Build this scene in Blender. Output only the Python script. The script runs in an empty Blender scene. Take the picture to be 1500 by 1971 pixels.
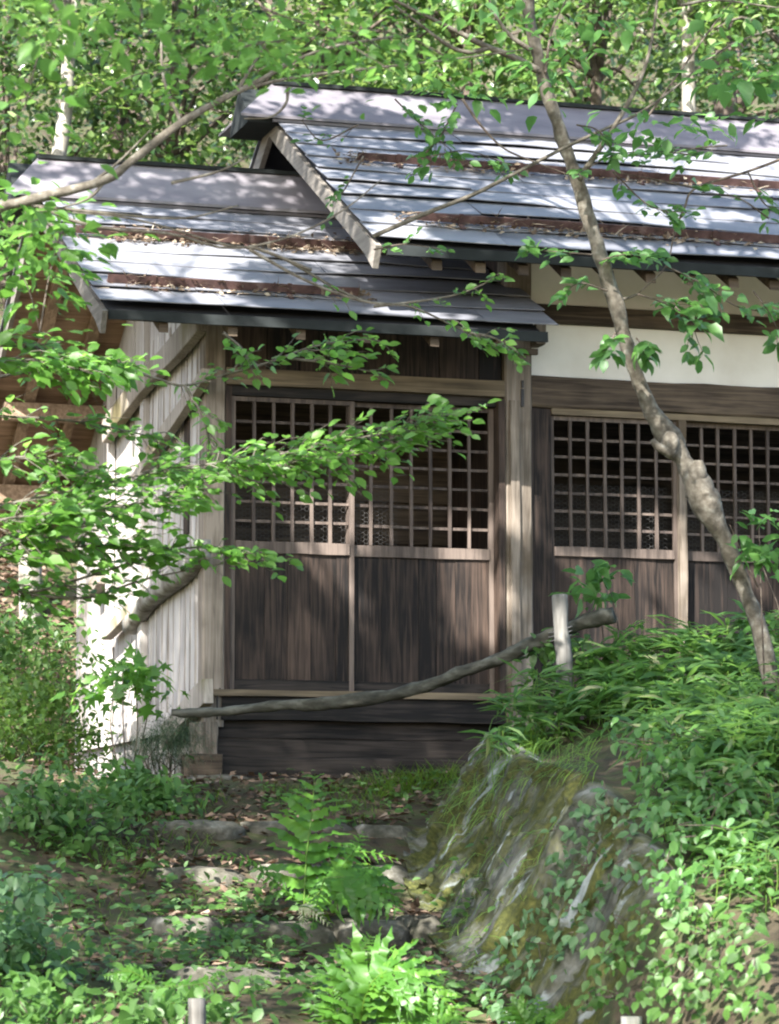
import bpy, math, random
import numpy as np
from mathutils import Vector, Matrix
rng = np.random.default_rng(11)
random.seed(11)
scene = bpy.context.scene
R = math.radians

# ------------------------------------------------------------------ camera
F_PX = 6000.0                      # focal length in photograph pixels (1500 wide)
PSI = math.atan(0.30)              # heading to the right of the facade normal
PHI = math.atan((1700 - 985.5) / F_PX)
cam_d = bpy.data.cameras.new('camera')
cam = bpy.data.objects.new('camera', cam_d)
scene.collection.objects.link(cam)
cam.location = (0, 0, 0)
cam.rotation_euler = (math.pi / 2 + PHI, 0, -PSI)
cam_d.sensor_fit = 'HORIZONTAL'
cam_d.sensor_width = 36
cam_d.lens = 36 * F_PX / 1500
cam_d.clip_start = 0.1
cam_d.clip_end = 600
cam_d.dof.use_dof = True
cam_d.dof.focus_distance = 19.0
cam_d.dof.aperture_fstop = 6.3
scene.camera = cam

# ------------------------------------------------------------------ sky, sun, exposure
SUN_EL, SUN_AZ = R(41), R(42)
SUN = np.array([-math.cos(SUN_EL) * math.sin(SUN_AZ), -math.cos(SUN_EL) * math.cos(SUN_AZ), math.sin(SUN_EL)])
world = bpy.data.worlds.new('World')
scene.world = world
world.use_nodes = True
wn = world.node_tree.nodes
wl = world.node_tree.links
wn.clear()
sky = wn.new('ShaderNodeTexSky')
sky.sky_type = 'NISHITA'
sky.sun_disc = False
sky.sun_elevation = SUN_EL
sky.sun_rotation = math.pi + SUN_AZ          # towards -X -Y
sky.air_density = 1.0
sky.dust_density = 2.0
bg = wn.new('ShaderNodeBackground')
bg.inputs['Strength'].default_value = 0.12
wo = wn.new('ShaderNodeOutputWorld')
wl.new(sky.outputs[0], bg.inputs[0])
wl.new(bg.outputs[0], wo.inputs[0])
sun_d = bpy.data.lights.new('sun', 'SUN')
sun_d.energy = 5.0
sun_d.angle = R(0.53)
sun_d.color = (1.0, 0.96, 0.91)
sun = bpy.data.objects.new('sun', sun_d)
scene.collection.objects.link(sun)
sun.location = tuple(SUN * 60)
sun.rotation_euler = Vector(tuple(SUN)).to_track_quat('Z', 'Y').to_euler()
vs = scene.view_settings
vs.view_transform = 'Standard'
vs.look = 'None'
vs.gamma = 1.0
vs.use_curve_mapping = False
vs.exposure = 2.35
cy = scene.cycles
cy.max_bounces = 7
cy.diffuse_bounces = 4
cy.glossy_bounces = 2
cy.transmission_bounces = 4
cy.caustics_reflective = False
cy.caustics_refractive = False
cy.use_denoising = True
cy.filter_width = 2.1

# ------------------------------------------------------------------ pixel <-> place
fw = np.array([math.sin(PSI) * math.cos(PHI), math.cos(PSI) * math.cos(PHI), math.sin(PHI)])
rt = np.array([math.cos(PSI), -math.sin(PSI), 0.0])
up = np.cross(rt, fw)


def ray(px, py):
    return fw + rt * ((px - 750) / F_PX) + up * ((985.5 - py) / F_PX)


def aY(px, py, Y):
    d = ray(px, py)
    return d * (Y / d[1])


def aX(px, py, X):
    d = ray(px, py)
    return d * (X / d[0])


def aG(px, py):
    """where the view ray meets the ground"""
    d = ray(px, py)
    t = np.linspace(9, 45, 1500)
    P = d[None, :] * t[:, None]
    below = P[:, 2] < hgt(P[:, 0], P[:, 1])
    i = int(np.argmax(below)) if below.any() else 0
    return P[i]


# ------------------------------------------------------------------ noise
def _hash(ix, iy, iz):
    n = (ix * 374761393 + iy * 668265263 + iz * 2147483647 + 12345).astype(np.int64)
    n = (n ^ (n >> 13)) * 1274126177
    n = n ^ (n >> 16)
    return (n & 0xffff) / 65535.0


def vnoise(x, y, z=0.0):
    x = np.asarray(x, float); y = np.asarray(y, float); z = np.zeros_like(x) + z
    ix, iy, iz = np.floor(x).astype(np.int64), np.floor(y).astype(np.int64), np.floor(z).astype(np.int64)
    fx, fy, fz = x - ix, y - iy, z - iz
    fx = fx * fx * (3 - 2 * fx); fy = fy * fy * (3 - 2 * fy); fz = fz * fz * (3 - 2 * fz)
    r = 0
    for dx in (0, 1):
        for dy in (0, 1):
            for dz in (0, 1):
                w = (fx if dx else 1 - fx) * (fy if dy else 1 - fy) * (fz if dz else 1 - fz)
                r = r + w * _hash(ix + dx, iy + dy, iz + dz)
    return r * 2 - 1


def fbm(x, y, z=0.0, o=4):
    r, a, s = 0, 1.0, 1.0
    for i in range(o):
        r = r + a * vnoise(np.asarray(x) * s + i * 17.3, np.asarray(y) * s, np.asarray(z) * s)
        a *= .5; s *= 2.03
    return r


def sstep(t):
    t = np.clip(t, 0, 1)
    return t * t * (3 - 2 * t)


# ------------------------------------------------------------------ ground height
def xb(Y):
    return np.interp(Y, [8, 12, 14.5, 17, 18, 19.3, 20.5], [4.2, 4.6, 4.86, 5.22, 5.62, 6.45, 6.7])


def bankh(Y):
    return np.interp(Y, [8, 12, 14.5, 17, 19.3, 20.5, 22], [.25, .75, 1.02, .80, .22, .1, 0])


def hgt(X, Y, rough=True):
    X = np.asarray(X, float); Y = np.asarray(Y, float)
    z = np.interp(Y, [-5, 2, 8, 11, 13.5, 14.7, 16, 17.8, 18.6, 19.4, 23.5, 24.8, 27, 40, 60, 90],
                  [-1.6, -1.6, -1.5, -1.3, -.80, -.52, -.30, .28, .5, .64, .72, .95, 2.2, 8.8, 19, 30])
    b = xb(Y)
    z = z + sstep((X - b) / .66) * bankh(Y)
    z = z + np.clip(X - b - .8, 0, 2.2) * .33 * np.interp(Y, [8, 12, 19.2, 21, 23], [.3, 1, 1, .3, 0])
    lx = np.interp(Y, [12, 16, 19], [3.0, 3.5, 4.0])
    z = z + np.clip(lx - X, 0, 3) * .10 * np.interp(Y, [8, 12, 24, 28], [0, 1, 1, 0])
    if rough:
        z = z + fbm(X * 1.4, Y * 1.4, 3.1) * .05 + fbm(X * .4, Y * .4, 9.) * .12 * np.clip((Y - 22) / 4, 0, 4)
    return z


# ------------------------------------------------------------------ mesh helpers
COL = scene.collection
WLOC = {}


def npmesh(name, V, F, uv=None, smooth=False):
    V = np.ascontiguousarray(V, dtype=np.float32)
    me = bpy.data.meshes.new(name)
    if isinstance(F, np.ndarray):
        m, k = F.shape
        me.vertices.add(len(V)); me.vertices.foreach_set('co', V.ravel())
        me.loops.add(m * k); me.loops.foreach_set('vertex_index', F.astype(np.int32).ravel())
        me.polygons.add(m)
        me.polygons.foreach_set('loop_start', np.arange(0, m * k, k, dtype=np.int32))
        if uv is not None:
            l = me.uv_layers.new(name='UVMap')
            l.data.foreach_set('uv', uv[F.ravel()].astype(np.float32).ravel())
        me.update(calc_edges=True)
    else:
        me.from_pydata([tuple(v) for v in V], [], [tuple(f) for f in F])
    if smooth:
        me.polygons.foreach_set('use_smooth', np.ones(len(me.polygons), dtype=bool))
    me.validate()
    return me


def link(name, data, mat, parent=None, loc=(0, 0, 0), kind=None, label=None):
    o = bpy.data.objects.new(name, data)
    COL.objects.link(o)
    loc = np.asarray(loc, float)
    if parent is not None:
        o.parent = parent
        o.location = tuple(loc - WLOC[parent.name])
    else:
        o.location = tuple(loc)
    WLOC[o.name] = loc
    if mat is not None and data is not None and not data.materials:
        data.materials.append(mat)
    if kind: o['kind'] = kind
    if label: o['label'] = label
    return o


def tag(o, label, cat, group=None):
    o['label'] = label; o['category'] = cat
    if group: o['group'] = group
    return o


def thing(name, label, cat, loc=(0, 0, 0), group=None):
    return tag(link(name, None, None, None, loc), label, cat, group)


def box(name, lo, hi, mat, parent, seg=None, jit=0.0, label=None, chamfer=0.0):
    """box from corner to corner; seg = number of slices along the longest axis, jit = unevenness of its edges"""
    lo = np.asarray(lo, float); hi = np.asarray(hi, float)
    c = (lo + hi) / 2; h = (hi - lo) / 2
    ax = int(np.argmax(h)); n = seg or 1
    a1, a2 = [i for i in range(3) if i != ax]
    V = []; F = []
    ring = ((-1, -1), (1, -1), (1, 1), (-1, 1))
    if chamfer:
        q = 1 - chamfer / max(h[a1], 1e-4), 1 - chamfer / max(h[a2], 1e-4)
        ring = ((-q[0], -1), (q[0], -1), (1, -q[1]), (1, q[1]), (q[0], 1), (-q[0], 1), (-1, q[1]), (-1, -q[1]))
    m = len(ring)
    for i in range(n + 1):
        t = -1 + 2 * i / n
        for (u, w) in ring:
            p = np.zeros(3)
            p[ax] = t * h[ax]; p[a1] = u * h[a1]; p[a2] = w * h[a2]
            if jit: p += rng.uniform(-jit, jit, 3)
            V.append(p)
    for i in range(n):
        for j in range(m):
            a, b = i * m + j, i * m + (j + 1) % m
            F.append((a, b, b + m, a + m))
    F.append(tuple(range(m))[::-1]); F.append(tuple(range(n * m, n * m + m)))
    return link(name, npmesh(name, V, F), mat, parent, c, label=label)


def prism(name, poly, mat, parent, axis, a0, a1, seg=1, jit=0.0, label=None):
    """polygon in the plane across `axis`, extruded from a0 to a1"""
    poly = np.asarray(poly, float); m = len(poly)
    o = [i for i in range(3) if i != axis]
    V = []
    for i in range(seg + 1):
        for (u, w) in poly:
            p = np.zeros(3); p[axis] = a0 + (a1 - a0) * i / seg; p[o[0]] = u; p[o[1]] = w
            if jit: p += rng.uniform(-jit, jit, 3)
            V.append(p)
    V = np.array(V); c = (V.min(0) + V.max(0)) / 2
    F = []
    for i in range(seg):
        for j in range(m):
            a, b = i * m + j, i * m + (j + 1) % m
            F.append((a, b, b + m, a + m))
    F.append(tuple(range(m))[::-1]); F.append(tuple(range(seg * m, seg * m + m)))
    return link(name, npmesh(name, V - c, F), mat, parent, c, label=label)


def catmull(P, n):
    P = np.asarray(P, float)
    if len(P) < 3:
        t = np.linspace(0, 1, n)[:, None]
        return P[0] * (1 - t) + P[-1] * t
    Q = np.vstack([2 * P[0] - P[1], P, 2 * P[-1] - P[-2]])
    u = np.linspace(0, len(P) - 1 - 1e-6, n)
    i = u.astype(int); t = (u - i)[:, None]
    a, b, c, d = Q[i], Q[i + 1], Q[i + 2], Q[i + 3]
    return .5 * (2 * b + (c - a) * t + (2 * a - 5 * b + 4 * c - d) * t * t + (3 * b - a - 3 * c + d) * t ** 3)


def tube(P, rad, n=None, k=7, bump=0.0):
    P = np.asarray(P, float)
    n = n or max(6, len(P) * 4)
    rad = np.interp(np.linspace(0, 1, n), np.linspace(0, 1, len(rad)), rad)
    C = catmull(P, n)
    T = np.gradient(C, axis=0); T /= np.linalg.norm(T, axis=1)[:, None] + 1e-9
    ref = np.array([0.31, .2, .93]) if abs(T[:, 2]).mean() < .8 else np.array([.9, .3, .1])
    N = np.cross(T, ref); N /= np.linalg.norm(N, axis=1)[:, None] + 1e-9
    B = np.cross(T, N)
    a = np.linspace(0, 2 * math.pi, k, endpoint=False)
    rr = rad[:, None] * np.ones((1, k))
    if bump:
        s = np.arange(n)[:, None] * .35
        rr = rr * (1 + bump * fbm(np.cos(a)[None, :] * 1.2 + s * 0, np.sin(a)[None, :] * 1.2 + s * 0, s, 3))
    V = C[:, None, :] + rr[:, :, None] * (np.cos(a)[None, :, None] * N[:, None, :] + np.sin(a)[None, :, None] * B[:, None, :])
    V = V.reshape(-1, 3)
    i = np.arange(n - 1)[:, None] * k; j = np.arange(k)[None, :]
    F = np.stack([i + j, i + (j + 1) % k, i + k + (j + 1) % k, i + k + j], -1).reshape(-1, 4)
    # caps as quads collapsing onto the end centres
    V = np.vstack([V, C[0], C[-1]])
    e0, e1 = len(V) - 2, len(V) - 1
    cap = [(e0, (q + 1) % k, q, e0) for q in range(k)] + [(e1, (n - 1) * k + q, (n - 1) * k + (q + 1) % k, e1) for q in range(k)]
    return V, F, [c[:3] for c in cap]


class MB:
    """collects tubes and the like into one mesh"""
    def __init__(self): self.V = []; self.F = []; self.n = 0

    def add(self, V, F):
        self.V.append(np.asarray(V, float)); self.F += [tuple(int(q) + self.n for q in f) for f in F]; self.n += len(V)

    def tube(self, P, rad, **kw):
        V, F, cap = tube(P, rad, **kw)
        self.add(V, [tuple(f) for f in F] + cap)

    def build(self, name, mat, parent, smooth=True, kind=None, label=None):
        V = np.vstack(self.V)
        loc = V[0].copy()
        return link(name, npmesh(name, V - loc, self.F, smooth=smooth), mat, parent, loc, kind, label)


def tubeobj(name, P, rad, mat, parent, label=None, **kw):
    m = MB(); m.tube(P, rad, **kw)
    return m.build(name, mat, parent, label=label)


# leaf shapes: along (0..1), across, off the plane
def tmpl(kind):
    if kind == 'pinna_narrow':
        V, F = tmpl('pinna'); V = V * np.array([1, .62, 1.6])
        return V, F
    if kind == 'diamond':
        V = [(0, 0, 0), (.42, -.30, .07), (1, 0, -.06), (.42, .30, .07)]
        F = [(0, 1, 2), (0, 2, 3)]
    elif kind == 'broad':
        V = [(0, 0, 0), (.22, -.25, .05), (.55, -.30, .06), (.82, -.15, .01), (1, 0, -.10), (.82, .15, .01), (.55, .30, .06), (.22, .25, .05), (.4, 0, -.01), (.75, 0, -.03)]
        F = [(0, 1, 8), (1, 2, 8), (2, 9, 8), (2, 3, 9), (3, 4, 9), (4, 5, 9), (5, 6, 9), (6, 8, 9), (6, 7, 8), (7, 0, 8)]
    elif kind == 'maple':
        V = [(.0, 0, 0), (.12, -.42, .03), (.30, -.22, .02), (.62, -.50, -.03), (.55, -.16, .01), (1, 0, -.08), (.55, .16, .01), (.62, .50, -.03), (.30, .22, .02), (.12, .42, .03), (.3, 0, .0)]
        F = [(0, 1, 10), (1, 2, 10), (2, 3, 4), (2, 4, 10), (4, 5, 10), (5, 6, 10), (6, 7, 8), (6, 8, 10), (8, 9, 10), (9, 0, 10)]
    elif kind == 'lance':
        V = [(0, 0, 0), (.2, -.085, .02), (.6, -.075, -.02), (1, 0, -.22), (.6, .075, -.02), (.2, .085, .02), (.2, 0, 0.0), (.6, 0, -.05)]
        F = [(0, 1, 6), (1, 2, 7), (1, 7, 6), (2, 3, 7), (3, 4, 7), (4, 5, 7), (5, 6, 7), (5, 0, 6)]
    elif kind == 'pinna':
        V = [(0, -.05, 0), (0, .05, 0)]; F = []
        n = 7
        for i in range(1, n):
            t = i / n; w = .22 * (1 - t) ** .6 * (0.9 if i > 1 else .8)
            V += [(t - .05, -w, .02 - .12 * t * t), (t, -w * .62, .02 - .12 * t * t), (t, w * .62, .02 - .12 * t * t), (t - .05, w, .02 - .12 * t * t)]
        V += [(1, 0, -.12)]
        prev = (0, 1)
        for i in range(n - 1):
            a, b, c, d = [2 + 4 * i + q for q in range(4)]
            F += [(prev[0], a, d), (prev[0], d, prev[1]), (a, b, c), (a, c, d)]
            prev = (b, c)
        F += [(prev[0], len(V) - 1, prev[1])]
    elif kind == 'blade':
        V = [(0, -.02, 0), (0, .02, 0), (.5, -.018, .0), (.5, .018, .0), (1, 0, -.18)]
        F = [(0, 2, 3), (0, 3, 1), (2, 4, 3)]
    elif kind == 'litter':
        V = [(0, 0, 0), (.4, -.28, .12), (1, 0, .05), (.5, .30, .14), (.5, 0, .0)]
        F = [(0, 1, 4), (1, 2, 4), (2, 3, 4), (3, 0, 4)]
    V = np.array(V, float)
    V[:, 0] -= 0.0
    return V, np.array(F, int)


def frames(axis, normal):
    a = axis / (np.linalg.norm(axis, axis=1)[:, None] + 1e-9)
    b = np.cross(normal, a); b /= np.linalg.norm(b, axis=1)[:, None] + 1e-9
    c = np.cross(a, b)
    return a, b, c


def leafmesh(name, pos, axis, normal, size, kind='diamond'):
    T, F = tmpl(kind)
    a, b, c = frames(axis, normal)
    size = np.broadcast_to(size, (len(pos),))
    V = pos[:, None, :] + size[:, None, None] * (T[None, :, 0:1] * a[:, None, :] + T[None, :, 1:2] * b[:, None, :] + T[None, :, 2:3] * c[:, None, :])
    FF = (F[None] + (np.arange(len(pos)) * len(T))[:, None, None]).reshape(-1, 3)
    return npmesh(name, V.reshape(-1, 3), FF)


_leafdata = {}


def leafobjs(name, parent, pos, axis, normal, size, mat, kind='broad'):
    """single leaves as objects of their own, sharing mesh data"""
    key = (kind, mat.name)
    if key not in _leafdata:
        L = []
        T, F = tmpl(kind)
        for v in range(6):
            W = T + rng.normal(0, .022, T.shape) * (np.abs(T[:, :1]) > .01)
            W[:, 1] *= (.8, 1.0, 1.15, .9, 1.05, .72)[v]; W[:, 2] += (-.10, -.25, .08, -.05, -.35, -.18)[v] * T[:, 0] ** 2
            me = npmesh(name, W, F)
            me.materials.append(mat); L.append(me)
        _leafdata[key] = L
    a, b, c = frames(axis, normal)
    size = np.broadcast_to(size, (len(pos),))
    pl = WLOC[parent.name]
    for i in range(len(pos)):
        o = bpy.data.objects.new(name, _leafdata[key][i % 6])
        COL.objects.link(o); o.parent = parent
        M = Matrix(((a[i][0], b[i][0], c[i][0], 0), (a[i][1], b[i][1], c[i][1], 0), (a[i][2], b[i][2], c[i][2], 0), (0, 0, 0, 1)))
        o.matrix_basis = Matrix.Translation(tuple(pos[i] - pl)) @ M @ Matrix.Scale(float(size[i]), 4)


def leafstuff(name, pos, axis, normal, size, kind, mat, parent=None):
    return link(name, leafmesh(name, pos, axis, normal, size, kind), mat, parent, kind='stuff') if parent is None else _ls(name, pos, axis, normal, size, kind, mat, parent)


def _ls(name, pos, axis, normal, size, kind, mat, parent):
    o = link(name, leafmesh(name, pos - WLOC[parent.name], axis, normal, size, kind), mat, parent, WLOC[parent.name], kind='stuff')
    return o


# ------------------------------------------------------------------ materials
def newmat(name):
    m = bpy.data.materials.new(name); m.use_nodes = True
    nt = m.node_tree; nt.nodes.clear()
    return m, nt.nodes, nt.links


def ramp(n, stops):
    r = n.new('ShaderNodeValToRGB')
    e = r.color_ramp.elements
    while len(e) > 1: e.remove(e[-1])
    e[0].position = stops[0][0]; e[0].color = (*stops[0][1], 1)
    for p, c in stops[1:]:
        q = e.new(p); q.color = (*c, 1)
    return r


def principled(n, l, rough=.7, spec=.3):
    p = n.new('ShaderNodeBsdfPrincipled'); o = n.new('ShaderNodeOutputMaterial')
    p.inputs['Roughness'].default_value = rough
    p.inputs['Specular IOR Level'].default_value = spec
    l.new(p.outputs[0], o.inputs[0])
    return p


def wood(name, dark, light, axis, scale=1.0, rough=.8, contrast=.5, stain=None, mid_at=.62):
    """weathered timber, grain running along `axis`"""
    m, n, l = newmat(name)
    p = principled(n, l, rough, .25)
    tc = n.new('ShaderNodeTexCoord'); oi = n.new('ShaderNodeObjectInfo')
    add = n.new('ShaderNodeVectorMath'); add.operation = 'ADD'
    sc = n.new('ShaderNodeVectorMath'); sc.operation = 'SCALE'; sc.inputs[0].default_value = (13.7, 7.3, 9.1)
    l.new(oi.outputs['Random'], sc.inputs['Scale'])
    l.new(tc.outputs['Object'], add.inputs[0]); l.new(sc.outputs[0], add.inputs[1])
    mp = n.new('ShaderNodeMapping')
    s = [16 * scale] * 3; s[axis] = .8 * scale
    mp.inputs['Scale'].default_value = s
    l.new(add.outputs[0], mp.inputs[0])
    g = n.new('ShaderNodeTexNoise'); g.inputs['Scale'].default_value = 2.2; g.inputs['Detail'].default_value = 6; g.inputs['Distortion'].default_value = .7
    l.new(mp.outputs[0], g.inputs['Vector'])
    b = n.new('ShaderNodeTexNoise'); b.inputs['Scale'].default_value = 2.3; b.inputs['Detail'].default_value = 3
    l.new(add.outputs[0], b.inputs['Vector'])
    mx = n.new('ShaderNodeMath'); mx.operation = 'MULTIPLY_ADD'; mx.inputs[1].default_value = .55; mx.inputs[2].default_value = 0
    l.new(b.outputs[0], mx.inputs[0])
    ad = n.new('ShaderNodeMath'); ad.operation = 'MULTIPLY_ADD'; ad.inputs[1].default_value = .75
    l.new(g.outputs[0], ad.inputs[0]); l.new(mx.outputs[0], ad.inputs[2])
    ob = n.new('ShaderNodeMath'); ob.operation = 'MULTIPLY_ADD'; ob.inputs[1].default_value = .20; ob.inputs[2].default_value = -.10
    l.new(oi.outputs['Random'], ob.inputs[0])
    a2 = n.new('ShaderNodeMath'); a2.operation = 'ADD'; l.new(ad.outputs[0], a2.inputs[0]); l.new(ob.outputs[0], a2.inputs[1])
    lo, hi = mid_at - contrast * .28, mid_at + contrast * .28
    mid = tuple((dark[i] * .55 + light[i] * .45) for i in range(3))
    st = [(lo, dark), (mid_at, mid), (hi, light)]
    rp = ramp(n, st); l.new(a2.outputs[0], rp.inputs[0])
    col = rp.outputs[0]
    if stain:
        t = n.new('ShaderNodeTexNoise'); t.inputs['Scale'].default_value = 1.6; t.inputs['Detail'].default_value = 5
        l.new(add.outputs[0], t.inputs['Vector'])
        tr = ramp(n, [(.52, (0, 0, 0)), (.66, (1, 1, 1))]); l.new(t.outputs[0], tr.inputs[0])
        mm = n.new('ShaderNodeMixRGB'); mm.inputs[2].default_value = (*stain, 1)
        l.new(tr.outputs[0], mm.inputs[0]); l.new(col, mm.inputs[1]); col = mm.outputs[0]
    l.new(col, p.inputs['Base Color'])
    bp = n.new('ShaderNodeBump'); bp.inputs['Strength'].default_value = .35; bp.inputs['Distance'].default_value = .008
    l.new(g.outputs[0], bp.inputs['Height']); l.new(bp.outputs[0], p.inputs['Normal'])
    return m


def leafmat(name, stops, trans, tw=.45, rough=.42, spec=.4):
    m, n, l = newmat(name)
    ge = n.new('ShaderNodeNewGeometry'); oi = n.new('ShaderNodeObjectInfo')
    ad = n.new('ShaderNodeMath'); ad.operation = 'ADD'
    l.new(ge.outputs['Random Per Island'], ad.inputs[0]); l.new(oi.outputs['Random'], ad.inputs[1])
    fr = n.new('ShaderNodeMath'); fr.operation = 'FRACT'; l.new(ad.outputs[0], fr.inputs[0])
    rp = ramp(n, stops); l.new(fr.outputs[0], rp.inputs[0])
    p = n.new('ShaderNodeBsdfPrincipled'); p.inputs['Roughness'].default_value = rough; p.inputs['Specular IOR Level'].default_value = spec
    l.new(rp.outputs[0], p.inputs['Base Color'])
    t = n.new('ShaderNodeBsdfTranslucent')
    mm = n.new('ShaderNodeMixRGB'); mm.blend_type = 'MULTIPLY'; mm.inputs[0].default_value = 1
    rt2 = ramp(n, [(0, tuple(q * .7 for q in trans)), (1, trans)]); l.new(fr.outputs[0], rt2.inputs[0])
    l.new(rt2.outputs[0], t.inputs['Color'])
    mix = n.new('ShaderNodeMixShader'); mix.inputs[0].default_value = tw
    o = n.new('ShaderNodeOutputMaterial')
    l.new(p.outputs[0], mix.inputs[1]); l.new(t.outputs[0], mix.inputs[2]); l.new(mix.outputs[0], o.inputs[0])
    return m


def noisy(name, stops, scale=3.0, detail=6, rough=.85, bump=.3, dist=.02, spec=.25, mapping=None, uv=False):
    m, n, l = newmat(name)
    p = principled(n, l, rough, spec)
    tc = n.new('ShaderNodeTexCoord')
    src = tc.outputs['UV' if uv else 'Object']
    if mapping:
        mp = n.new('ShaderNodeMapping'); mp.inputs['Scale'].default_value = mapping
        l.new(src, mp.inputs[0]); src = mp.outputs[0]
    t = n.new('ShaderNodeTexNoise'); t.inputs['Scale'].default_value = scale; t.inputs['Detail'].default_value = detail; t.inputs['Roughness'].default_value = .62
    l.new(src, t.inputs['Vector'])
    r = ramp(n, stops); l.new(t.outputs[0], r.inputs[0]); l.new(r.outputs[0], p.inputs['Base Color'])
    if bump:
        b = n.new('ShaderNodeBump'); b.inputs['Strength'].default_value = bump; b.inputs['Distance'].default_value = dist
        l.new(t.outputs[0], b.inputs['Height']); l.new(b.outputs[0], p.inputs['Normal'])
    return m


M = {}
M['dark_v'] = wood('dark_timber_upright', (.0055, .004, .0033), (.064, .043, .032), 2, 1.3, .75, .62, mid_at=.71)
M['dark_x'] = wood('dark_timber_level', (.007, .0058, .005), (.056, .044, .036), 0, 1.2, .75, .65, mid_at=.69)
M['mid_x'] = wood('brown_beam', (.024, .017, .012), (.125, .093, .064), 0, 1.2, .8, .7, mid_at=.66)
M['lintel'] = wood('pale_brown_beam', (.06, .046, .03), (.20, .155, .10), 0, 1.0, .8, .7)
M['post'] = wood('weathered_post', (.06, .047, .034), (.25, .21, .17), 2, 1.2, .85, .7, stain=(.08, .06, .04))
M['grey_v'] = wood('weathered_board', (.22, .20, .185), (.47, .44, .41), 2, 1.0, .85, .7)
M['grey_brace'] = wood('weathered_brace', (.13, .105, .08), (.36, .32, .275), 2, 1.3, .85, .8, stain=(.14, .12, .06))
M['lattice'] = wood('lattice_wood', (.03, .023, .02), (.135, .105, .087), 2, 1.0, .8, .8)
M['barge'] = wood('grey_gable_board', (.075, .068, .058), (.21, .19, .165), 1, 1.0, .85, .8)
M['soffit'] = wood('warm_brown_plank', (.10, .06, .036), (.28, .185, .125), 0, 1.0, .8, .8)
M['rafter'] = wood('warm_brown_rafter', (.10, .066, .042), (.30, .215, .15), 1, 1.0, .8, .7)
M['eave'] = wood('pale_bounce_board', (.16, .125, .095), (.40, .34, .28), 0, 1.0, .85, .7)  # for the added boards that reflect light onto the plaster
M['deck'] = noisy('black_roof_felt', [(.3, (.012, .012, .013)), (.7, (.03, .03, .032))], 4, bump=0)
M['fascia'] = noisy('dark_green_fascia', [(.3, (.012, .014, .014)), (.7, (.026, .03, .03))], 3, rough=.8, spec=.1)
M['guard'] = noisy('rusty_brown_snow_guard', [(.35, (.035, .02, .018)), (.6, (.085, .048, .042)), (.75, (.15, .11, .10))], 9, rough=.55, bump=.1)
M['plaster'] = noisy('cream_plaster', [(.3, (.54, .505, .44)), (.5, (.62, .595, .53)), (.7, (.68, .655, .59))], 1.6, rough=.9, bump=.12, dist=.01)
M['stone'] = noisy('grey_lichen_stone', [(.30, (.022, .024, .014)), (.46, (.06, .056, .042)), (.60, (.12, .112, .09)), (.76, (.25, .24, .21))], 9, 10, bump=.8, dist=.03)
M['bark_grey'] = noisy('grey_lichen_bark', [(.30, (.045, .038, .029)), (.46, (.085, .074, .057)), (.58, (.125, .112, .09)), (.72, (.20, .195, .165))], 22, 10, bump=.7, dist=.012)
M['bark_dark'] = noisy('dark_bark', [(.3, (.03, .024, .018)), (.55, (.09, .07, .055)), (.75, (.20, .18, .15))], 18, 8, bump=.7, dist=.012)
M['bark_pale'] = noisy('pale_bark', [(.32, (.10, .085, .065)), (.5, (.22, .205, .175)), (.7, (.36, .35, .315))], 9, 8, bump=.5, dist=.012, mapping=(1, 1, .5))
M['log'] = noisy('grey_log', [(.32, (.014, .0135, .010)), (.50, (.045, .044, .034)), (.7, (.115, .114, .097))], 14, 8, bump=.8, dist=.01, mapping=(.25, 1, 1))
M['stake'] = wood('weathered_stake', (.05, .047, .04), (.18, .172, .157), 2, 1.2, .85, .8)
M['stake_white'] = wood('pale_stake', (.45, .42, .36), (.72, .69, .62), 2, 1.2, .85, .6)
M['iron'] = noisy('dark_iron', [(.3, (.012, .012, .013)), (.7, (.05, .045, .042))], 12, rough=.5, bump=.1)
M['wire'] = noisy('grey_wire', [(.3, (.05, .05, .05)), (.7, (.11, .105, .10))], 12, rough=.5, bump=0)


def roofmat(name, stops, rough=.42):
    m, n, l = newmat(name)
    p = principled(n, l, rough, .45)
    tc = n.new('ShaderNodeTexCoord'); oi = n.new('ShaderNodeObjectInfo')
    geo = n.new('ShaderNodeNewGeometry')
    mp = n.new('ShaderNodeMapping'); mp.inputs['Scale'].default_value = (1.2, 3.5, 3.5)
    l.new(geo.outputs['Position'], mp.inputs[0])
    t = n.new('ShaderNodeTexNoise'); t.inputs['Scale'].default_value = 1.6; t.inputs['Detail'].default_value = 7; t.inputs['Roughness'].default_value = .65
    l.new(mp.outputs[0], t.inputs['Vector'])
    ad = n.new('ShaderNodeMath'); ad.operation = 'MULTIPLY_ADD'; ad.inputs[1].default_value = .16
    l.new(oi.outputs['Random'], ad.inputs[0]); l.new(t.outputs[0], ad.inputs[2])
    r = ramp(n, stops); l.new(ad.outputs[0], r.inputs[0]); l.new(r.outputs[0], p.inputs['Base Color'])
    rr = n.new('ShaderNodeMath'); rr.operation = 'MULTIPLY_ADD'; rr.inputs[1].default_value = .35; rr.inputs[2].default_value = rough - .14
    l.new(t.outputs[0], rr.inputs[0]); l.new(rr.outputs[0], p.inputs['Roughness'])
    b = n.new('ShaderNodeBump'); b.inputs['Strength'].default_value = .15; b.inputs['Distance'].default_value = .02
    l.new(t.outputs[0], b.inputs['Height']); l.new(b.outputs[0], p.inputs['Normal'])
    return m


M['sheet'] = roofmat('faded_grey_roof_sheet', [(.33, (.075, .077, .088)), (.48, (.125, .127, .142)), (.62, (.155, .157, .173)), (.8, (.205, .207, .222))], .56)
M['cap'] = roofmat('mauve_grey_ridge_sheet', [(.33, (.085, .076, .086)), (.55, (.132, .122, .134)), (.8, (.18, .170, .182))], .58)

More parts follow.
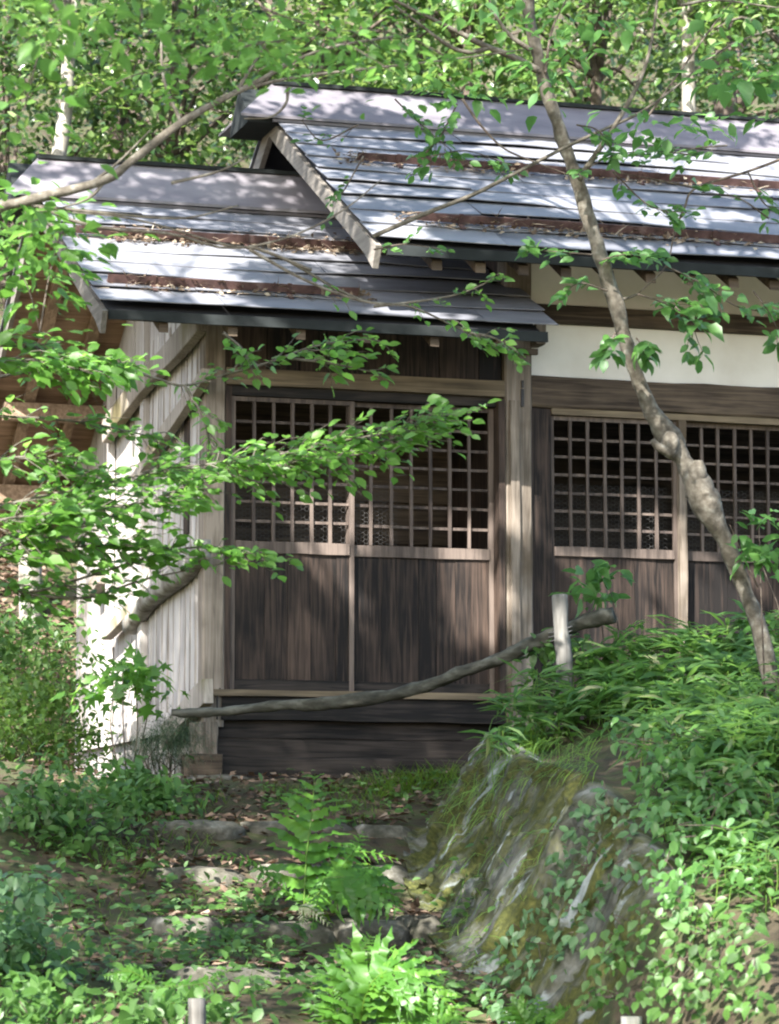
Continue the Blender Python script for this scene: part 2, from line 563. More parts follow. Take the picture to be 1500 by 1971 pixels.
# green leaves
M['leaf_spray'] = leafmat('fresh_beech_leaf', [(0, (.045, .115, .016)), (.5, (.075, .175, .025)), (.85, (.11, .225, .04)), (1, (.14, .26, .10))], (.29, .56, .10), .56)
M['leaf_top'] = leafmat('backlit_leaf', [(0, (.04, .11, .014)), (.6, (.075, .175, .024)), (1, (.11, .22, .07))], (.23, .46, .09), .5)
M['leaf_right'] = leafmat('green_leaf', [(0, (.04, .105, .02)), (.6, (.07, .165, .035)), (1, (.11, .22, .09))], (.22, .45, .11), .48)
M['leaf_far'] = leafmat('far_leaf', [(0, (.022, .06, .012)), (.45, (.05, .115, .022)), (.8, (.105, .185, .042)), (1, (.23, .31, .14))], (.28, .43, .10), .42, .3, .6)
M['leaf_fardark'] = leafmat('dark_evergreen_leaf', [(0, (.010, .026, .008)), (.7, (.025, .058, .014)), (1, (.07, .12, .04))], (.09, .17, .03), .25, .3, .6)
M['leaf_shrub'] = leafmat('yellow_green_leaf', [(0, (.045, .10, .018)), (.6, (.08, .16, .028)), (1, (.14, .22, .05))], (.26, .42, .07), .42)
M['leaf_ground'] = leafmat('ground_leaf', [(0, (.04, .095, .02)), (.6, (.075, .16, .032)), (1, (.12, .21, .08))], (.19, .38, .09), .42)
M['leaf_vine'] = leafmat('blue_green_vine_leaf', [(0, (.05, .11, .045)), (.6, (.08, .165, .065)), (1, (.13, .22, .11))], (.22, .40, .12), .42)
M['leaf_sasa'] = leafmat('bamboo_grass_leaf', [(0, (.04, .10, .022)), (.6, (.07, .155, .034)), (.92, (.11, .20, .06)), (1, (.32, .30, .16))], (.22, .42, .08), .44, .45)
M['leaf_fern'] = leafmat('fern_leaf', [(0, (.045, .13, .018)), (.7, (.07, .18, .025)), (1, (.10, .22, .03))], (.28, .46, .05), .45)
M['leaf_wilt'] = leafmat('wilted_fern', [(0, (.25, .27, .13)), (1, (.42, .42, .26))], (.4, .4, .2), .3)
M['leaf_conifer'] = leafmat('dark_conifer_needle', [(0, (.012, .032, .012)), (1, (.04, .07, .03))], (.05, .10, .03), .15)
M['grass'] = leafmat('grass_blade', [(0, (.05, .12, .015)), (1, (.12, .21, .03))], (.28, .42, .05), .4)
M['litter'] = leafmat('dead_leaf', [(0, (.035, .024, .016)), (.45, (.085, .056, .038)), (.85, (.16, .112, .08)), (1, (.28, .215, .16))], (.2, .1, .05), .12, .6, .2)
M['needle'] = leafmat('dry_needle', [(0, (.07, .05, .035)), (.6, (.20, .15, .105)), (1, (.36, .31, .24))], (.2, .1, .05), .1, .6, .2)

M['soil'] = noisy('forest_soil', [(.30, (.022, .018, .011)), (.46, (.055, .042, .026)), (.56, (.045, .055, .02)), (.66, (.085, .062, .04)), (.8, (.14, .10, .07))], 5, 10, bump=.9, dist=.05)


M['bounce'] = noisy('pale_bounce_ground', [(.3, (.18, .165, .135)), (.7, (.33, .305, .265))], 9, 10, bump=.5, dist=.02)  # pale tone of the added ground that bounces sunlight


def rockmat():
    m, n, l = newmat('mossy_rock')
    p = principled(n, l, .85, .25)
    tc = n.new('ShaderNodeTexCoord')

    def nz(s, scale, det=7, rough=.6):
        mp = n.new('ShaderNodeMapping'); mp.inputs['Scale'].default_value = s; l.new(tc.outputs['UV'], mp.inputs[0])
        t = n.new('ShaderNodeTexNoise'); t.inputs['Scale'].default_value = scale; t.inputs['Detail'].default_value = det; t.inputs['Roughness'].default_value = rough
        t.inputs['Distortion'].default_value = .4
        l.new(mp.outputs[0], t.inputs['Vector']); return t
    a = nz((5, 2.0, 1), 2.4); r = ramp(n, [(.3, (.018, .018, .015)), (.45, (.062, .062, .052)), (.58, (.115, .118, .105)), (.72, (.20, .205, .195))]); l.new(a.outputs[0], r.inputs[0])
    b = nz((3.2, 1.2, 1), 1.3, 8, .7); rb = ramp(n, [(.40, (0, 0, 0)), (.53, (1, 1, 1))]); l.new(b.outputs[0], rb.inputs[0])
    mo = nz((9, 7, 1), 6); rm = ramp(n, [(.3, (.018, .022, .006)), (.55, (.05, .055, .012)), (.75, (.10, .095, .025))]); l.new(mo.outputs[0], rm.inputs[0])
    m1 = n.new('ShaderNodeMixRGB'); l.new(rb.outputs[0], m1.inputs[0]); l.new(r.outputs[0], m1.inputs[1]); l.new(rm.outputs[0], m1.inputs[2])
    c = nz((4.5, 1.1, 1), 2.1, 6, .55); rc = ramp(n, [(.60, (0, 0, 0)), (.64, (.85, .85, .85))]); l.new(c.outputs[0], rc.inputs[0])
    lc = nz((6, 6, 1), 8); rl = ramp(n, [(.3, (.14, .155, .155)), (.7, (.27, .30, .30))]); l.new(lc.outputs[0], rl.inputs[0])
    m2 = n.new('ShaderNodeMixRGB'); l.new(rc.outputs[0], m2.inputs[0]); l.new(m1.outputs[0], m2.inputs[1]); l.new(rl.outputs[0], m2.inputs[2])
    l.new(m2.outputs[0], p.inputs['Base Color'])
    bp = n.new('ShaderNodeBump'); bp.inputs['Strength'].default_value = .9; bp.inputs['Distance'].default_value = .04
    l.new(a.outputs[0], bp.inputs['Height']); b2 = n.new('ShaderNodeBump'); b2.inputs['Strength'].default_value = .5; b2.inputs['Distance'].default_value = .015
    l.new(mo.outputs[0], b2.inputs['Height']); l.new(bp.outputs[0], b2.inputs['Normal']); l.new(b2.outputs[0], p.inputs['Normal'])
    return m


M['rock'] = rockmat()

# ================================================================== GROUND
def gridmesh(name, xs, ys, fn):
    X, Y = np.meshgrid(xs, ys)
    V = np.stack([X.ravel(), Y.ravel(), fn(X.ravel(), Y.ravel())], 1)
    nx, ny = len(xs), len(ys)
    i = np.arange(ny - 1)[:, None] * nx; j = np.arange(nx - 1)[None, :]
    F = np.stack([i + j, i + j + 1, i + nx + j + 1, i + nx + j], -1).reshape(-1, 4)
    return npmesh(name, V, F, smooth=True)


xs = np.concatenate([np.linspace(-160, -10, 16)[:-1], np.linspace(-10, 1.5, 24)[:-1], np.arange(1.5, 9, .06), np.linspace(9.0, 24, 40), np.linspace(24, 180, 14)[1:]])
ys = np.concatenate([np.linspace(-120, 4, 20)[:-1], np.linspace(4, 12.4, 30)[:-1], np.arange(12.4, 20.4, .06), np.linspace(20.4, 40, 60), np.linspace(40, 90, 16)[1:], [140, 250]])
ground = link('ground', gridmesh('ground', np.unique(xs), np.unique(ys), hgt), M['soil'], kind='structure')

xs2 = np.linspace(-25, 30, 56); ys2 = np.linspace(-6, 10.2, 34)
link('bounce_ground', gridmesh('bounce_ground', xs2, ys2, lambda a, b: hgt(a, b) + .03 - .12 * sstep((b - 9.2) / 1.0)), M['bounce'], kind='structure')  # unseen pale ground, added to bounce sunlight up under the eaves

# rock face of the bank on the right of the steps
nY, nT = 460, 110
YY, TT = np.meshgrid(np.linspace(10.6, 18.9, nY), np.linspace(-.16, 1.12, nT))
YY, TT = YY.ravel(), TT.ravel()
fade = sstep((18.5 - YY) / 1.0) * sstep((YY - 12.9) / .7) * sstep((TT + .16) / .15) * sstep((1.12 - TT) / .2)
SK = YY + TT * .42 + fbm(YY * 1.3, TT * 1.2, 7.0, 3) * .10        # strata lean
rdg = 1 - np.abs(fbm(SK * 3.4, TT * .7, 5.0, 4))
rk = np.clip(rdg, 0, 1) ** 2 * .065 + fbm(SK * 9, TT * 2.2, 1., 4) * .026 + fbm(SK * 26, TT * 9, 3., 3) * .011 + np.maximum(0, fbm(SK * .9, TT * 1.1, 2.0, 2)) * .07
step_ = (np.floor(SK * 5.3 + fbm(SK * 1., TT * 2.5, 8.) * .8) % 4) * .022 + (np.floor(TT * 4 + fbm(SK * 1.6, TT * 1.5, 4.) * 1.3) % 2) * .028
XX = xb(YY) + .66 * TT
ZZ = hgt(XX, YY, False)
nrm = np.array([-.80, -.15, .58])
off = (rk + step_) * fade - .02 - .12 * (1 - fade)
V = np.stack([XX, YY, ZZ], 1) + nrm[None, :] * off[:, None]
i = np.arange(nT - 1)[:, None] * nY; j = np.arange(nY - 1)[None, :]
Fq = np.stack([i + j, i + nY + j, i + nY + j + 1, i + j + 1], -1).reshape(-1, 4)[:, ::-1]
link('rock_bank', npmesh('rock_bank', V, Fq, uv=np.stack([SK, TT], 1), smooth=False), M['rock'], kind='structure')

# ================================================================== ANNEX (left, lower roof)
YF = 20.0
ZB = .66
XL, XLr = 4.72, 4.857            # left corner post
XR, XRr = 6.814, 7.009           # shared right post
YB = 24.25                       # rear wall
annex = thing('timber_annex', 'low timber annex with grey board side wall and lattice double doors', 'building', (XL, YF, ZB))
hall = thing('timber_hall', 'taller timber hall with cream plaster band and lattice windows', 'building', (XRr, YF, ZB))


def zc(px, py, Y=YF):
    return aY(px, py, Y)[2]


class Roof:
    pass


def make_roof(parent, X0, X1, Y0, z0, Yr, zr, kr, Yb, nrow, cap_h, sheet_len, seed, x_front=None, capover=.26, wave=.010):
    """saw-tooth sheet roof. front slope Y0..Yr, rear slope down to Yb with fall kr"""
    k = (zr - z0) / (Yr - Y0)
    zb = zr - kr * (Yb - Yr)
    t = .03
    deck = prism('roof', [(Y0 + .02, z0 - .030 - t), (Y0 + .02, z0 - .030), (Yr, zr - .035), (Yb, zb - .035), (Yb, zb - .035 - t), (Yr, zr - .035 - t * 1.2)], M['deck'], parent, 0, X0 + .05, X1)
    r = random.Random(seed)
    L = math.hypot(Yr - Y0, zr - z0)
    uy, uz = (Yr - Y0) / L, (zr - z0) / L
    ny, nz = -uz, uy
    top = L - .30
    h = top / nrow
    for i in range(nrow + 1):
        s0 = i * h; s1 = min(L - .02, s0 + h + .05)
        if i == nrow: s1 = min(L - .02, s0 + .2)
        off = r.uniform(.3, 1) * sheet_len
        cuts = [X0 - .01]
        x = X0 - .01 + off
        xe = X1 if x_front is None or (Y0 + s0 * uy) > YF - .02 else x_front
        while x < xe - .35:
            cuts.append(x); x += sheet_len * r.uniform(.85, 1.15)
        cuts.append(xe)
        for a, b in zip(cuts[:-1], cuts[1:]):
            n = max(2, int((b - a) / .22))
            skew = .0
            Vv = []; Ff = []
            lift0 = r.uniform(.018, .027)
            for q in range(n + 1):
                x = a + (b - a) * q / n
                if q == n: x -= .006
                wv = wave * math.sin(x * 1.7 + i) + r.uniform(-.003, .003)
                ed = r.uniform(-.007, .007) + .010 * math.sin(x * 2.3 + i * 1.9)
                for (s, lo) in ((s0 - .0 + ed, lift0 + wv), (s1, .004 + wv * .3)):
                    for th in (0, .006):
                        Vv.append((x, Y0 + s * uy + ny * (lo + th), z0 + s * uz + nz * (lo + th)))
            Vv = np.array(Vv)
            for q in range(n):
                o = q * 4
                # order per slice: 0 low-bottom,1 low-top,2 up-bottom,3 up-top
                Ff += [(o + 1, o + 5, o + 7, o + 3), (o, o + 2, o + 6, o + 4), (o, o + 4, o + 5, o + 1), (o + 2, o + 3, o + 7, o + 6)]
            Ff += [(0, 1, 3, 2), (n * 4, n * 4 + 2, n * 4 + 3, n * 4 + 1)]
            c = Vv.mean(0)
            link('roof_sheet', npmesh('roof_sheet', Vv - c, Ff), M['sheet'], deck, c)
    # rear slope covering
    prism('rear_sheet', [(Yr, zr - .0), (Yr, zr + .015), (Yb + .03, zb + .015), (Yb + .03, zb)], M['sheet'], deck, 0, X0 - .01, X1)
    # box ridge: sloping face sheets with a slanted end, a dark ridge strip
    zt = zr + cap_h - .03; dy = .34; zl = zr - dy * k + .075
    for sgn in (-1, 1):
        yb_ = Yr + sgn * dy
        Vv = [(X0 + .02, Yr, zt), (X0 - capover, yb_, zl), (X1, yb_, zl), (X1, Yr, zt)]
        Vv = np.array(Vv); Vv2 = Vv - np.array([0, 0, .02])
        P = np.vstack([Vv, Vv2]); c = P.mean(0)
        FF = [(0, 1, 2, 3), (7, 6, 5, 4), (0, 4, 5, 1), (1, 5, 6, 2), (2, 6, 7, 3), (3, 7, 4, 0)]
        if sgn > 0: FF = [f[::-1] for f in FF]
        link('ridge_cap', npmesh('ridge_cap', P - c, FF), M['cap'], deck, c)
    prism('ridge_box', [(Yr - dy + .06, zl - .045), (Yr - dy + .06, zl - .004), (Yr, zt - .05), (Yr + dy - .06, zl - .004), (Yr + dy - .06, zl - .045)], M['fascia'], deck, 0, X0 - capover + .07, X1 - .05)
    # thin mauve board under the cap edge
    box('ridge_trim', (X0 - .05, Yr - dy + .02, zl - .042), (X1, Yr - dy + .05, zl - .022), M['cap'], deck, seg=12, jit=.002)
    box('ridge_strip', (X0 + .02, Yr - .03, zt - .006), (X1, Yr + .03, zt + .022), M['fascia'], deck, seg=24, jit=.004)
    rf = Roof(); rf.deck = deck; rf.k = k; rf.uy = uy; rf.uz = uz; rf.Y0 = Y0; rf.z0 = z0; rf.ny = ny; rf.nz = nz; rf.zb = zb; rf.X0 = X0
    return rf


def on_roof(rf, px, py):
    d = ray(px, py)
    t = (rf.z0 - rf.k * rf.Y0) / (d[2] - rf.k * d[1])
    return d * t


def bargeboard(rf, X, Yr, zr, kr, Yb, w, thick, mat, tip=.10):
    Y0, z0 = rf.Y0, rf.z0
    n = 10
    for (ya, za, yb2, zb2) in ((Y0 - tip, z0 - tip * rf.k, Yr, zr), (Yb + .05, rf.zb - .05 * kr, Yr, zr)):
        topP, botP = [], []
        for i in range(n + 1):
            t = i / n
            y = ya + (yb2 - ya) * t; z = za + (zb2 - za) * t - .035 + .03 * math.sin(math.pi * t) * -1
            topP.append((y, z)); botP.append((y, z - w * (1.15 - .25 * math.sin(math.pi * min(1, t * 1.1)))))
        botP[0] = (topP[0][0] + (.08 if yb2 > ya else -.08), topP[0][1] - w * 1.05)
        prism('bargeboard', topP + botP[::-1], mat, rf.deck, 0, X - thick / 2, X + thick / 2)


def snow_guard(rf, pxa, pya, pxb, pyb, hgt_=.058, n=None):
    a = on_roof(rf, pxa, pya); b = on_roof(rf, pxb, pyb)
    y = (a[1] + b[1]) / 2; z = rf.z0 + rf.k * (y - rf.Y0)
    base = .035
    lo = np.array([a[0], y, z]) + np.array([0, rf.ny, rf.nz]) * base
    L = b[0] - a[0]
    P = []
    t = .006
    # L angle: an upright flange and a foot lying up the slope
    prof = [(0, .0), (0, hgt_), (t, hgt_), (t, t), (.05, t), (.05, 0)]
    poly = [(lo[1] + u * rf.uy + v * rf.ny, lo[2] + u * rf.uz + v * rf.nz) for u, v in prof]
    g = prism('snow_guard', poly, M['guard'], rf.deck, 0, a[0], a[0] + L, seg=max(4, int(L / .3)), jit=.0025)
    q = a[0] + .3
    while q < a[0] + L - .1:
        bx = [(q - .016, q + .016)]
        prof2 = [(-.10, -.012), (-.10, -.004), (-.006, .004), (-.006, hgt_ + .008), (0.0, hgt_ + .008), (0.0, -.012)]
        poly2 = [(lo[1] + (u - .001) * rf.uy + v * rf.ny, lo[2] + (u - .001) * rf.uz + v * rf.nz) for u, v in prof2]
        prism('guard_bracket', poly2, M['guard'], rf.deck, 0, q - .015, q + .015)
        q += .91
    return (a[0], a[0] + L, y, z)


def roof_litter(rf, g, name, n, up_, dn, parent):
    """dry needles and leaves caught along a guard"""
    x0, x1, y, z = g
    x = rng.uniform(x0 - .15, x1 + .1, n * 3)
    keep = rng.random(n * 3) < np.clip(.45 + fbm(x * 1.6, x * 0 + y, 1.) * .8, .1, 1)
    x = x[keep][:n]; m = len(x)
    s = np.abs(rng.normal(0, 1, m)) * up_
    below = rng.random(m) < .35
    s[below] = -np.abs(rng.normal(.02, dn, below.sum())) - .01
    hh = .034 + rng.random(m) * .055 * np.exp(-np.clip(s, 0, 1) / .08) * (~below)
    P = np.stack([x, y + s * rf.uy + rf.ny * hh, z + s * rf.uz + rf.nz * hh], 1)
    ax = np.stack([rng.normal(0, 1, m), rng.normal(0, .6, m) * rf.uy, rng.normal(0, .22, m)], 1)
    nr = np.stack([rng.normal(0, .5, m), rf.ny + rng.normal(0, .5, m), rf.nz + rng.normal(0, .5, m)], 1)
    lf = rng.random(m) < .5
    _ls(name, P[~lf], ax[~lf], nr[~lf], rng.uniform(.05, .15, (~lf).sum()), 'blade', M['needle'], parent)
    _ls('dead_leaf', P[lf], ax[lf], nr[lf], rng.uniform(.025, .06, lf.sum()), 'litter', M['needle'], parent)


# -- annex roof
AX0 = 3.849
ar = make_roof(annex, AX0, XR, 19.2, 3.655, 21.67, 4.925, .60, 24.95, 8, .265, 1.75, 3, x_front=6.93)
bargeboard(ar, AX0 + .02, 21.67, 4.925, .60, 24.95, .125, .035, M['barge'], .03)
box('fascia', (AX0 + .05, 19.212, 3.562), (6.86, 19.240, 3.625), M['fascia'], ar.deck, seg=14, jit=.004)
for q in np.arange(AX0 + .42, 6.9, .455):
    prism('rafter', [(19.26, 3.50), (19.26, 3.57), (20.15, 3.57 + .89 * ar.k), (20.15, 3.50 + .89 * ar.k)], M['mid_x'], ar.deck, 0, q - .03, q + .03)
g1 = snow_guard(ar, 140, 458, 722, 492); g2 = snow_guard(ar, 205, 552, 690, 582)
roof_litter(ar, g1, 'dry_needle', 1200, .13, .05, annex)
roof_litter(ar, g2, 'dry_needle', 500, .05, .05, annex)
# underside of the rear slope past the gable wall: planks, rafters, purlins
for q in range(16):
    ya = 21.72 + q * .2; yb_ = ya + .19
    za, zb_ = 4.925 - .6 * (ya - 21.67) - .10, 4.925 - .6 * (yb_ - 21.67) - .10
    d_ = rng.uniform(0, .006)
    prism('soffit_plank', [(ya, za - .016 - d_), (ya, za - d_), (yb_, zb_ - d_), (yb_, zb_ - .016 - d_)], M['soffit'], ar.deck, 0, AX0 + .045, XL + .3)
for X in (4.15, 4.5):
    ya, yb_ = 21.75, 24.9
    za, zb_ = 4.925 - .6 * (ya - 21.67) - .125, 4.925 - .6 * (yb_ - 21.67) - .125
    prism('rear_rafter', [(ya, za - .075), (ya, za), (yb_, zb_), (yb_, zb_ - .075)], M['rafter'], ar.deck, 0, X - .04, X + .04, seg=1)
for Y, hh in ((23.45, .13), (24.32, .15)):
    z = 4.925 - .6 * (Y - 21.67) - .205
    box('purlin', (AX0 + .1, Y - .06, z - hh), (XL + .05, Y + .06, z), M['rafter'], ar.deck, seg=4, jit=.004)
for Y in (20.35, 21.67):
    z = (3.655 + ar.k * (Y - 19.2) if Y < 21.6 else 4.85) - .12
    box('purlin', (AX0 + .12, Y - .06, z - .13), (XL + .05, Y + .06, z), M['mid_x'], ar.deck, seg=4, jit=.004)

# -- annex side wall (faces left): boards, battens, posts, braces
def roofz(Y):
    return min(3.655 + ar.k * (Y - 19.2), 4.925 - .6 * (Y - 21.67)) - .10


side = box('side_wall', (XL + .06, YF + .14, ZB + .1), (XL + .09, YB - .02, 3.25), M['dark_v'], annex)
y = YF + .145
while y < YB - .05:
    near = y < YF + 1.9
    w = rng.uniform(.15, .19) if near else rng.uniform(.24, .36)
    w = min(w, YB - .02 - y)
    d_ = rng.uniform(0, .008)
    zt0, zt1 = roofz(y), roofz(y + w - .006)
    zb0 = ZB + .06 + rng.uniform(-.02, .02)
    prism('wall_board', [(y, zb0), (y + w - .008, zb0), (y + w - .008, zt1), (y, zt0)], M['grey_v'], side, 0, XL + .02 - d_, XL + .045 - d_, label=None)
    if near:
        box('batten', (XL + .006, y + w - .022, zb0), (XL + .0205 - d_, y + w + .014, min(zt1, 3.9) - .02), M['grey_v'], side, seg=5, jit=.002)
    y += w
for Y, w in ((21.86, .11), (23.05, .10), (24.16, .13)):
    box('side_post', (XL - .035, Y - w / 2, ZB), (XL + .012, Y + w / 2, roofz(Y) - .02), M['grey_v'], side, seg=6, jit=.003)
box('slot', (XL - .002, 20.46, 2.35), (XL + .006, 20.62, 3.25), M['dark_v'], side)
box('side_beam', (XL - .03, YF + .15, 1.02), (XL + .015, YB, 1.16), M['grey_v'], side, seg=8, jit=.004)


def onwall(px, py, X=XL - .06):
    return aX(px, py, X)


def brace(pts, w, d, mat, label, log=False):
    """a hewn natural brace lying on the side wall"""
    C = catmull([onwall(px, py) for px, py in pts], 22)
    Vv = []; Ff = []
    n = len(C)
    T = np.gradient(C, axis=0)
    for i in range(n):
        t = T[i] / np.linalg.norm(T[i]); nb = np.cross(t, [1, 0, 0]); nb /= np.linalg.norm(nb)
        ww = w * (1 + .10 * math.sin(i * .35 + w * 40))
        for (u, v) in (((-.5, .5), (-.5, -.2), (-.3, -.5), (.3, -.5), (.5, -.2), (.5, .5)) if log else ((-.5, .5), (-.5, -.44), (-.46, -.5), (.46, -.5), (.5, -.44), (.5, .5))):
            Vv.append(C[i] + nb * u * ww + np.array([1, 0, 0]) * v * d)
    m = 6
    for i in range(n - 1):
        for j in range(m):
            a, b = i * m + j, i * m + (j + 1) % m
            Ff.append((a, b, b + m, a + m))
    Ff.append(tuple(range(m))[::-1]); Ff.append(tuple(range((n - 1) * m, n * m)))
    Vv = np.array(Vv); c = Vv.mean(0)
    return link('brace', npmesh('brace', Vv - c, Ff, smooth=log), mat, annex, c, label=label)


brace([(388, 612), (330, 680), (270, 745), (205, 830)], .17, .07, M['grey_brace'], 'broad brown diagonal brace high on the side wall')
brace([(396, 722), (350, 790), (300, 860), (262, 925)], .10, .06, M['grey_brace'], 'slim pale diagonal brace below the broad one')
brace([(392, 1055), (350, 1100), (290, 1150), (248, 1205)], .13, .10, M['bark_pale'], 'round mossy log brace low on the side wall', True)
brace([(262, 1165), (232, 1195), (206, 1222)], .09, .07, M['grey_brace'], 'short pale brace end low on the side wall')
brace([(196, 1110), (180, 1135)], .12, .08, M['grey_brace'], 'small wooden block near the rear corner')
brace([(400, 1330), (360, 1370), (320, 1420)], .16, .07, M['grey_brace'], 'low pale brace beside the corner post foot')

# -- annex front: posts, beams, boards
box('corner_post', (XL - .012, YF - .02, 1.02), (XLr, YF + .13, 3.78), M['post'], annex, seg=10, jit=.004, chamfer=.012)
box('corner_post', (XL - .075, YF - .035, .84), (XLr - .045, YF + .10, 1.05), M['post'], annex, seg=3, jit=.004, chamfer=.008, label='short pale post foot under the rail')
box('lintel', (XLr, YF - .05, 3.303), (XR - .003, YF + .08, 3.413), M['lintel'], annex, seg=8, jit=.003)
x = XLr
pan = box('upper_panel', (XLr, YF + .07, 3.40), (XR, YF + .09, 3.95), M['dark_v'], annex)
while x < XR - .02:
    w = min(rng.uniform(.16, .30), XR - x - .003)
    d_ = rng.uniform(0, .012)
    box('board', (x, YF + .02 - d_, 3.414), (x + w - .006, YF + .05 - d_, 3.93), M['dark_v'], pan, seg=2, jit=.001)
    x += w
box('wall_plate', (XL - .5, YF - .03, 3.74), (XR - .004, YF + .015, 3.86), M['dark_x'], annex, seg=8, jit=.004)
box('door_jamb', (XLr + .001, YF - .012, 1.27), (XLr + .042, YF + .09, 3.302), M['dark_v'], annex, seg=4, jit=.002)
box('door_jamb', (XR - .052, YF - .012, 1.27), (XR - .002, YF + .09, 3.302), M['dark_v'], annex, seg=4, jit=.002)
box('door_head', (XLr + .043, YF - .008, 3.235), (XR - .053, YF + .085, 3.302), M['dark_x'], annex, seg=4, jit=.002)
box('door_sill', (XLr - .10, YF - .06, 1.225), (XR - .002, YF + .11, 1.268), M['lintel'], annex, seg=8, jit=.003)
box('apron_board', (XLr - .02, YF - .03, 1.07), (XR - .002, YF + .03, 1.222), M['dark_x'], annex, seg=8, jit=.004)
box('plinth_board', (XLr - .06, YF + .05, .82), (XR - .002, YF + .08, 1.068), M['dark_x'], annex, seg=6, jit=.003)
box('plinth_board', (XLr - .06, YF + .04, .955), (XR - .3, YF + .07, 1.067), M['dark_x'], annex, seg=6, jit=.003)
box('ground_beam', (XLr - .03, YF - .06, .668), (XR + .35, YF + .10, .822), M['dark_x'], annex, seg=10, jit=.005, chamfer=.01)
box('beam_end', (XL - .13, YF - .13, .67), (XLr - .034, YF + .08, .836), M['mid_x'], annex, seg=2, jit=.004, chamfer=.01)
tubeobj('iron_hook', [aY(383, 1330, YF - .03), aY(379, 1345, YF - .05), aY(379, 1375, YF - .05)], [.006, .006], M['iron'], annex)
tubeobj('iron_hook', [aY(424, 1325, YF - .03), aY(419, 1338, YF - .05), aY(418, 1385, YF - .04)], [.006, .006], M['iron'], annex)


def lattice_leaf(parent, name, X0, X1, z0, zmid, zrail, ztop, zlb, Y, ncol, nrow, stile=.032, th=.035, left=True, label=None):
    """sliding panel: frame, grid of bars, boards below"""
    fr = box(name, (X0, Y, z0), (X0 + stile, Y + th, ztop), M['lattice'], parent, seg=5, jit=.0015, label=label)
    box('stile', (X1 - stile, Y, z0), (X1, Y + th, ztop), M['lattice'], fr, seg=5, jit=.0015)
    e = .001
    box('rail', (X0 + stile + e, Y + .002, ztop - .03), (X1 - stile - e, Y + th - .002, ztop), M['lattice'], fr)
    box('rail', (X0 + stile + e, Y - .008, zmid), (X1 - stile - e, Y + th, zrail), M['lattice'], fr, seg=5, jit=.003)
    box('rail', (X0 + stile + e, Y + .002, z0), (X1 - stile - e, Y + th - .002, z0 + .07), M['dark_x'], fr, seg=3, jit=.001)
    xa, xb_ = X0 + stile, X1 - stile
    for i in range(1, ncol):
        xx = xa + (xb_ - xa) * i / ncol + rng.uniform(-.004, .004)
        box('lattice_bar', (xx - .0105, Y + .004, zrail + .001), (xx + .0105, Y + .022, ztop - .031), M['lattice'], fr, seg=4, jit=.0018)
    for i in range(1, nrow):
        zz = zrail + (ztop - .03 - zrail) * i / nrow + rng.uniform(-.003, .003)
        box('lattice_bar', (xa + .001, Y + .0225, zz - .009), (xb_ - .001, Y + .036, zz + .009), M['lattice'], fr, seg=4, jit=.0018)
    x = xa + .002
    while x < xb_ - .01:
        w = min(rng.uniform(.10, .21), xb_ - x - .002)
        if xb_ - x - w < .05: w = xb_ - x - .002
        d_ = rng.uniform(0, .006)
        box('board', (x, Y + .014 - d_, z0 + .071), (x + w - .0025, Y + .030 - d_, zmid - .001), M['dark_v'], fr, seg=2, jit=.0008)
        x += w
    return fr


def hexmesh(name, X0, X1, z0, z1, Y, s, parent):
    """woven wire behind the lattice"""
    V, F = [], []
    r = .0007
    nx, nz_ = int((X1 - X0) / (s * 1.5)) + 1, int((z1 - z0) / (s * math.sqrt(3))) + 1

    def seg(a, b):
        d = np.array([b[0] - a[0], b[1] - a[1]]); d = d / np.linalg.norm(d); p = np.array([-d[1], d[0]]) * r
        n = len(V)
        for q, sg in ((a, 1), (b, 1), (b, -1), (a, -1)):
            V.append((q[0] + p[0] * sg, Y, q[1] + p[1] * sg))
        F.append((n, n + 1, n + 2, n + 3))
    for i in range(nx):
        for j in range(nz_):
            cx = X0 + i * s * 1.5; cz = z0 + (j + .5 * (i % 2)) * s * math.sqrt(3)
            c = [(cx + s * math.cos(a), cz + s * math.sin(a)) for a in (0, math.pi / 3, 2 * math.pi / 3, math.pi)]
            if max(q[0] for q in c) > X1 or max(q[1] for q in c) > z1: continue
            for q in range(3): seg(c[q], c[q + 1])
    loc = np.array(V[0]); return link(name, npmesh(name, np.array(V) - loc, F), M['wire'], parent, loc)


zR0, zR1 = 2.185, 2.262
xm = aY(676, 1100, YF)[0]
dl = lattice_leaf(annex, 'lattice_door', XLr + .043, xm + .025, 1.27, zR0, zR1, 3.232, 0, YF + .012, 6, 7, label='left lattice door with boarded lower half')
dr = lattice_leaf(annex, 'lattice_door', xm - .012, XR - .054, 1.27, zR0, zR1, 3.232, 0, YF + .054, 7, 7, label='right lattice door with boarded lower half')
hexmesh('wire_mesh', XLr + .08, xm + .02, zR1 + .002, zR1 + .42, YF + .094, .017, annex)
hexmesh('wire_mesh', xm + .03, xm + .36, zR1 + .002, zR1 + .42, YF + .096, .017, annex)
# inside: floor and dim board wall
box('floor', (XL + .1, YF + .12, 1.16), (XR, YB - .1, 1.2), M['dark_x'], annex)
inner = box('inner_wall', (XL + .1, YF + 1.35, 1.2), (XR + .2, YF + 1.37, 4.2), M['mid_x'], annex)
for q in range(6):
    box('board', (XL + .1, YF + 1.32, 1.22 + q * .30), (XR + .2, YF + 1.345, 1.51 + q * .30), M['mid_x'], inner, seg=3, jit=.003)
box('rear_wall', (XL + .05, YB - .05, ZB), (XR, YB, 3.15), M['grey_v'], annex)

